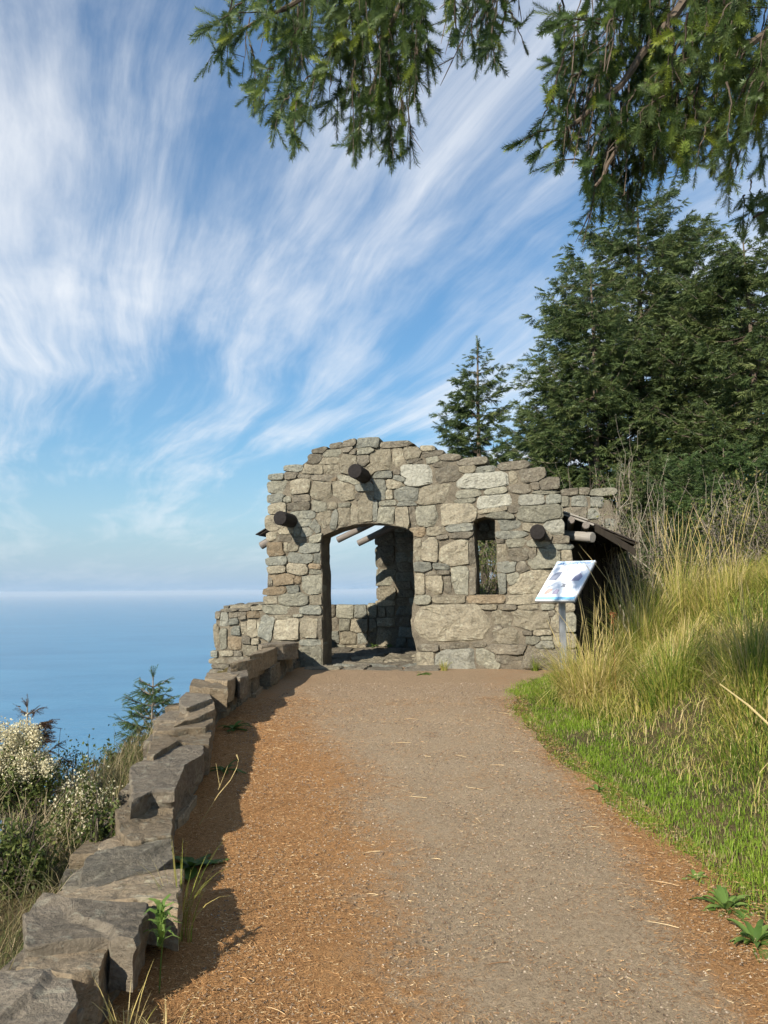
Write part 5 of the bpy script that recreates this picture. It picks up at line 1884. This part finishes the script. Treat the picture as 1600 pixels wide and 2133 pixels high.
rosette('floor_weed', tuple(B(*(lambda q: (q[0], RD - 0.22, 0.48))(uv(779, 1340, RD - 0.2)))), 12, 0.16, 0.03, 'left of two weeds at the foot of the inner pier', 9, 0.9)
rosette('floor_weed', tuple(B(*(lambda q: (q[0], RD - 0.25, 0.48))(uv(812, 1342, RD - 0.2)))), 12, 0.16, 0.03, 'right of two weeds at the foot of the inner pier', 10, 0.9)


def spear_clump(p, n, h, label, seed, tint=(0.1, 0.5), w_=0.006, spread_=0.6, name='grass_tuft', cat='grass clump'):
    st_ = np.random.default_rng(seed)
    a = st_.uniform(0, 6.283, n)
    pos = np.array(p)[None] + np.stack([np.cos(a), np.sin(a), np.zeros(n)], 1) * 0.05 * st_.random((n, 1))
    V, F, nn = blades(pos, h * st_.uniform(.5, 1.1, n), w_ * st_.uniform(.6, 1.2, n), a, np.abs(st_.normal(spread_, .4, n)), 5)
    o = mesh_np(name, V, F, M['tall'], None, np.repeat(st_.uniform(*tint, n), nn), False, tuple(p))
    tag(o, label, cat)
    return o


spear_clump(wp(3.35, 0.27), 46, 0.42, 'arching grass tuft against the wall beside the broad flat capstone', 1, (0.25, 0.7))
spear_clump(wp(2.62, 0.27), 30, 0.26, 'thin dry grass tuft at the wall foot near the bottom', 2, (0.5, 1.0))
spear_clump(wp(2.55, 0.42), 34, 0.24, 'brittle tan stalks on the needles by the wall at bottom left', 3, (0.7, 1.0), 0.004, 0.9)
spear_clump(gp(925, 1400), 70, 0.20, 'grass tuft under the pale foundation stone', 4, (0.3, 0.8))
spear_clump(gp(1000, 1395), 70, 0.18, 'dry grass tuft along the shelter foot', 5, (0.5, 0.9))
spear_clump(gp(1115, 1400), 90, 0.28, 'dark green tuft where the path meets the sign', 6, (0.05, 0.4))
# fern-like sprout by the wall
fp = wp(2.98, 0.28)
bag = Bag()
V, F, nn = blades(np.array([fp]), np.array([0.30]), np.array([0.012]), np.array([0.3]), np.array([0.1]), 4)
bag.add(V, F, 0.6)
for i in range(26):
    h_ = 0.16 + 0.14 * (i / 26)
    a = i * 2.4
    p_ = np.array([[fp[0], fp[1], fp[2] + h_]])
    V, F, nn = blades(p_, np.array([0.10]), np.array([0.020]), np.array([a]), np.array([1.5]), 3)
    bag.add(V, F, random.uniform(.5, 1))
o = bag.build('fern_sprout', M['weed'], None, False, fp)
tag(o, 'bright green ferny sprout in front of the fissured capstone', 'plant')
# curled dry stem with a seed head near the wall
pts = [Vector(wp(4.75, 0.22))] + [at_y(px, py, 4.7) for px, py in ((455, 1655), (480, 1625), (493, 1600), (497, 1583), (493, 1572))]
V, F = tube(np.array([tuple(p) for p in pts]), [0.0025, 0.0025, 0.002, 0.002, 0.002, 0.004], 5)
bag = Bag()
bag.add(V, F, 0.95)
for q in ((450, 1590, 458, 1640), (475, 1595, 455, 1645)):
    P = np.array([tuple(at_y(q[2], q[3], 4.6)), tuple(at_y(q[0], q[1], 4.6))])
    V, F = tube(P, [0.0018, 0.001], 4)
    bag.add(V, F, 0.9)
o = bag.build('dry_stem', M['tall'])
tag(o, 'curled dry flower stem leaning from the wall over its shadow', 'stem')
for nm in ('orange_seedhead',):
    b = Bag()
    c = np.array(at_y(1277, 1282, 7.7))
    k = 50
    tv = np.array([(0, 0, 0), (0.5, 0.4, 0.1), (1, 0, 0), (0.5, -0.4, 0.1)], float)
    tf = np.array([(0, 1, 2), (0, 2, 3)])
    V, F, Tn = scatter(tv, tf, c + rng.normal(0, 0.022, (k, 3)), frames(rng.normal(0, 1, (k, 3))), np.full(k, 0.02), rng.uniform(0.2, 0.7, k))
    b.add(V, F, Tn)
    P = np.array([(c[0], c[1], float(g(c[0], c[1]))), tuple(c)])
    V, F = tube(P, [0.003, 0.002], 3)
    V2 = V
    Ft = np.concatenate([F[:, [0, 1, 2]], F[:, [0, 2, 3]]])
    b.add(V2, Ft, 0.9)
    o = b.build(nm, leaf_mat('rust_flower', [(0, (0.30, 0.08, 0.03)), (1, (0.42, 0.20, 0.08))], 0.3))
    tag(o, 'small rust-orange flower head among the straw tussock', 'flower')

# ------------------------------------------------------------------ sea haze
bm = bmesh.new()
bmesh.ops.create_cube(bm, size=1.0)
me = bpy.data.meshes.new('haze')
bm.to_mesh(me)
bm.free()
haze = link(bpy.data.objects.new('haze', me))
haze.scale = (122000, 122000, 262)
haze.location = (0, 0, -242 + 131)
m = bpy.data.materials.new('haze_air')
m.use_nodes = True
t = NT(m.node_tree)
pv = t.n('VolumePrincipled', None, Color=(0.72, 0.86, 1.0, 1), Density=4.2e-5, Anisotropy=0.0)
t.link(pv.outputs[0], t.n('OutputMaterial').inputs['Volume'])
me.materials.append(m)
tag(haze, 'thin sea haze over the ocean towards the horizon', 'haze', kind='stuff')
